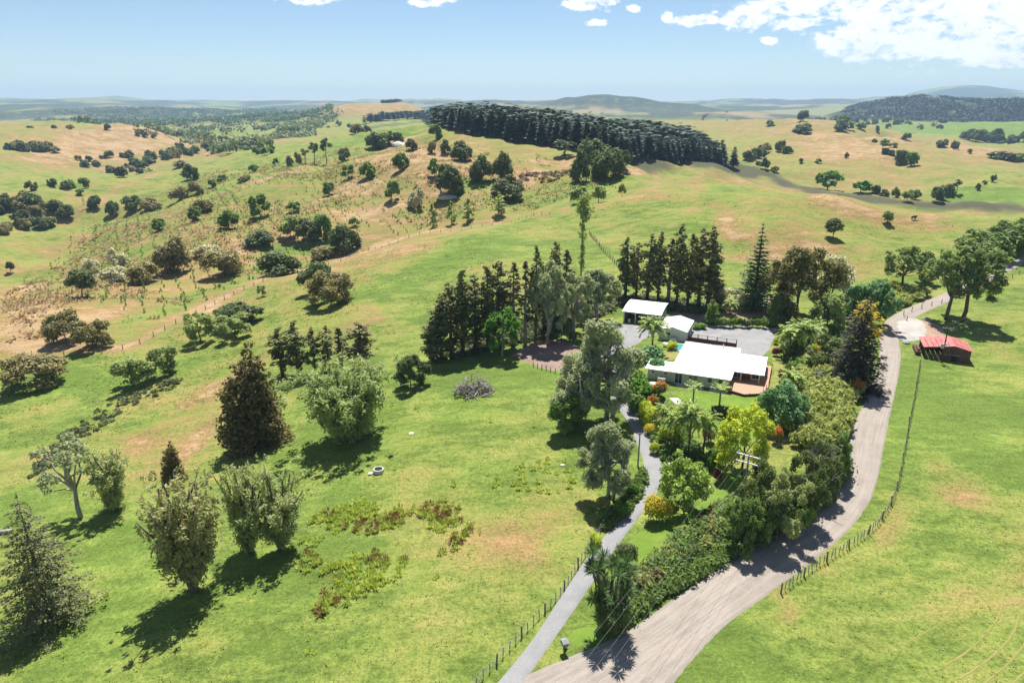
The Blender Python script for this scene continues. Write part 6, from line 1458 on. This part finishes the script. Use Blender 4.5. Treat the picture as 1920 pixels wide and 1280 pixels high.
def trough():
    p, _ = cast([710], [885]); x, y, z = p[0]; o = empty('water_trough', (x, y, z), 0, 'round concrete water trough alone on the near paddock', 'trough')
    ring(MB(), .62, .78, -.1, .6).build('rim', MATS['concrete_block'], o)
    v = [(.63 * math.cos(k * .314), .63 * math.sin(k * .314), .38) for k in range(20)]; MB().add(v, [tuple(range(20))]).build('water', MATS['pane_dark'], o)
    s = MB().box(-1.45, -.82, -.75, -.2, -.05, .14).build('slab', MATS['stone_pale'], o)
trough()
def stone(px, py, r, label, mat='stone_pale', seed=1, flat=.55):
    p, _ = cast([px], [py]); x, y, z = p[0]; bm = bmesh.new(); bmesh.ops.create_icosphere(bm, subdivisions=2, radius=1); g = np.random.default_rng(seed)
    for v in bm.verts: v.co *= 1 + .35 * float(fbm(np.array([v.co.x * 1.3 + seed]), np.array([v.co.y * 1.3 + v.co.z]), 2)[0]) * 2; 
    for v in bm.verts: v.co.x *= r * 1.25; v.co.y *= r; v.co.z *= r * flat
    me = bpy.data.meshes.new('stone'); bm.to_mesh(me); bm.free(); tag(link('field_stone', me, MATS[mat], None, (x, y, z + .1 * r), g.uniform(0, 6)), label, 'stone')
stone(662, 945, .35, 'small white stone beside the paddock rushes', seed=2); stone(771, 812, .4, 'pale flat stone on the open green paddock', seed=3, flat=.3); stone(1055, 872, .3, 'small white stone near the driveway gums', seed=4)
stone(1454, 621, .95, 'dark grey boulder at the courtyard corner', 'stone_grey', 5, .7); stone(1423, 783, .8, 'pale boulder below the deck bush', seed=6); stone(840, 372, 4.2, 'pale limestone bank under the large dark tree', seed=7, flat=.35); stone(748, 274, 5.5, 'white eroded bank on the crest knoll', seed=8, flat=.55)
stone(1230, 838, .5, 'pale rock at the driveway bend', seed=9); stone(1475, 705, .5, 'pale rock along the curved lawn', seed=10); stone(1481, 722, .45, 'pale rock at the end of the curved lawn', seed=11)
stone(1698, 643, .7, 'grey rock at the edge of the pale gravel pad', 'stone_grey', 12); stone(1738, 600, .9, 'grey rock pile at the verge behind the pale pad', 'stone_grey', 13)
def letterbox():
    p, _ = cast([1058], [1222]); x, y, z = p[0]; o = empty('letterbox', (x, y, z), R(20), 'grey letterbox on a post beside the driveway entrance', 'letterbox')
    MB().box(-.06, .06, -.06, .06, -.2, .95).build('post', MATS['dark_timber'], o)
    b = MB().box(-.28, .28, -.36, .36, .95, 1.35).build('box', MATS['stone_grey'], o); MB().add([(-.33, -.42, 1.352), (.33, -.42, 1.352), (.33, .42, 1.352), (-.33, .42, 1.352), (-.33, 0, 1.52), (.33, 0, 1.52)], [(0, 1, 5, 4), (2, 3, 4, 5), (0, 4, 3), (1, 2, 5), (3, 2, 1, 0)]).build('lid', MATS['stone_grey'], b)
letterbox()
p_, _ = cast([8], [1000]); lg = MB().tube([(-1.0, 0, .3), (0, .05, .32), (1.1, 0, .3)], [.33, .32, .28], 9).build('fallen_log', MATS['bark_pale'], None, tuple(p_[0]), R(15)); tag(lg, 'cut pale log lying at the left picture edge', 'log')
def cow(px, py, rz, label):
    p, _ = cast([px], [py]); x, y, z = p[0]
    pts = [(-.85, 0, 1.15), (-.2, 0, 1.1), (.55, 0, 1.12), (.95, 0, 1.25), (1.25, 0, 1.38), (1.55, 0, 1.18)]; rad = [.34, .42, .40, .27, .2, .11]; ed = [(i, i + 1) for i in range(5)]
    for b, sx in ((0, -.82), (2, .6)):
        for sy in (-.2, .2):
            n = len(pts); pts += [(sx, sy, .72), (sx + (.06 if b == 0 else 0), sy, .40), (sx, sy, .02)]; rad += [.15, .085, .075]; ed += [(b, n), (n, n + 1), (n + 1, n + 2)]
    n = len(pts); pts += [(-1.18, 0, 1.1), (-1.22, 0, .6)]; rad += [.05, .04]; ed += [(0, n), (n, n + 1)]
    n = len(pts); pts += [(1.2, .2, 1.45), (1.2, -.2, 1.45)]; rad += [.05, .05]; ed += [(4, n), (4, n + 1)]
    me = bpy.data.meshes.new('cow'); me.from_pydata(pts, ed, []); me.update(); o = link('cow', me, MATS['cow_hide'], None, (x, y, z), rz)
    sk = o.modifiers.new('skin', 'SKIN'); 
    for i, v in enumerate(me.skin_vertices[0].data): v.radius = (rad[i], rad[i]); v.use_root = i == 1
    o.modifiers.new('sub', 'SUBSURF').levels = 1; o.modifiers['sub'].render_levels = 1
    tag(o, label, 'cow')
cow(1713, 412, R(15), 'black cow standing on the right hill')
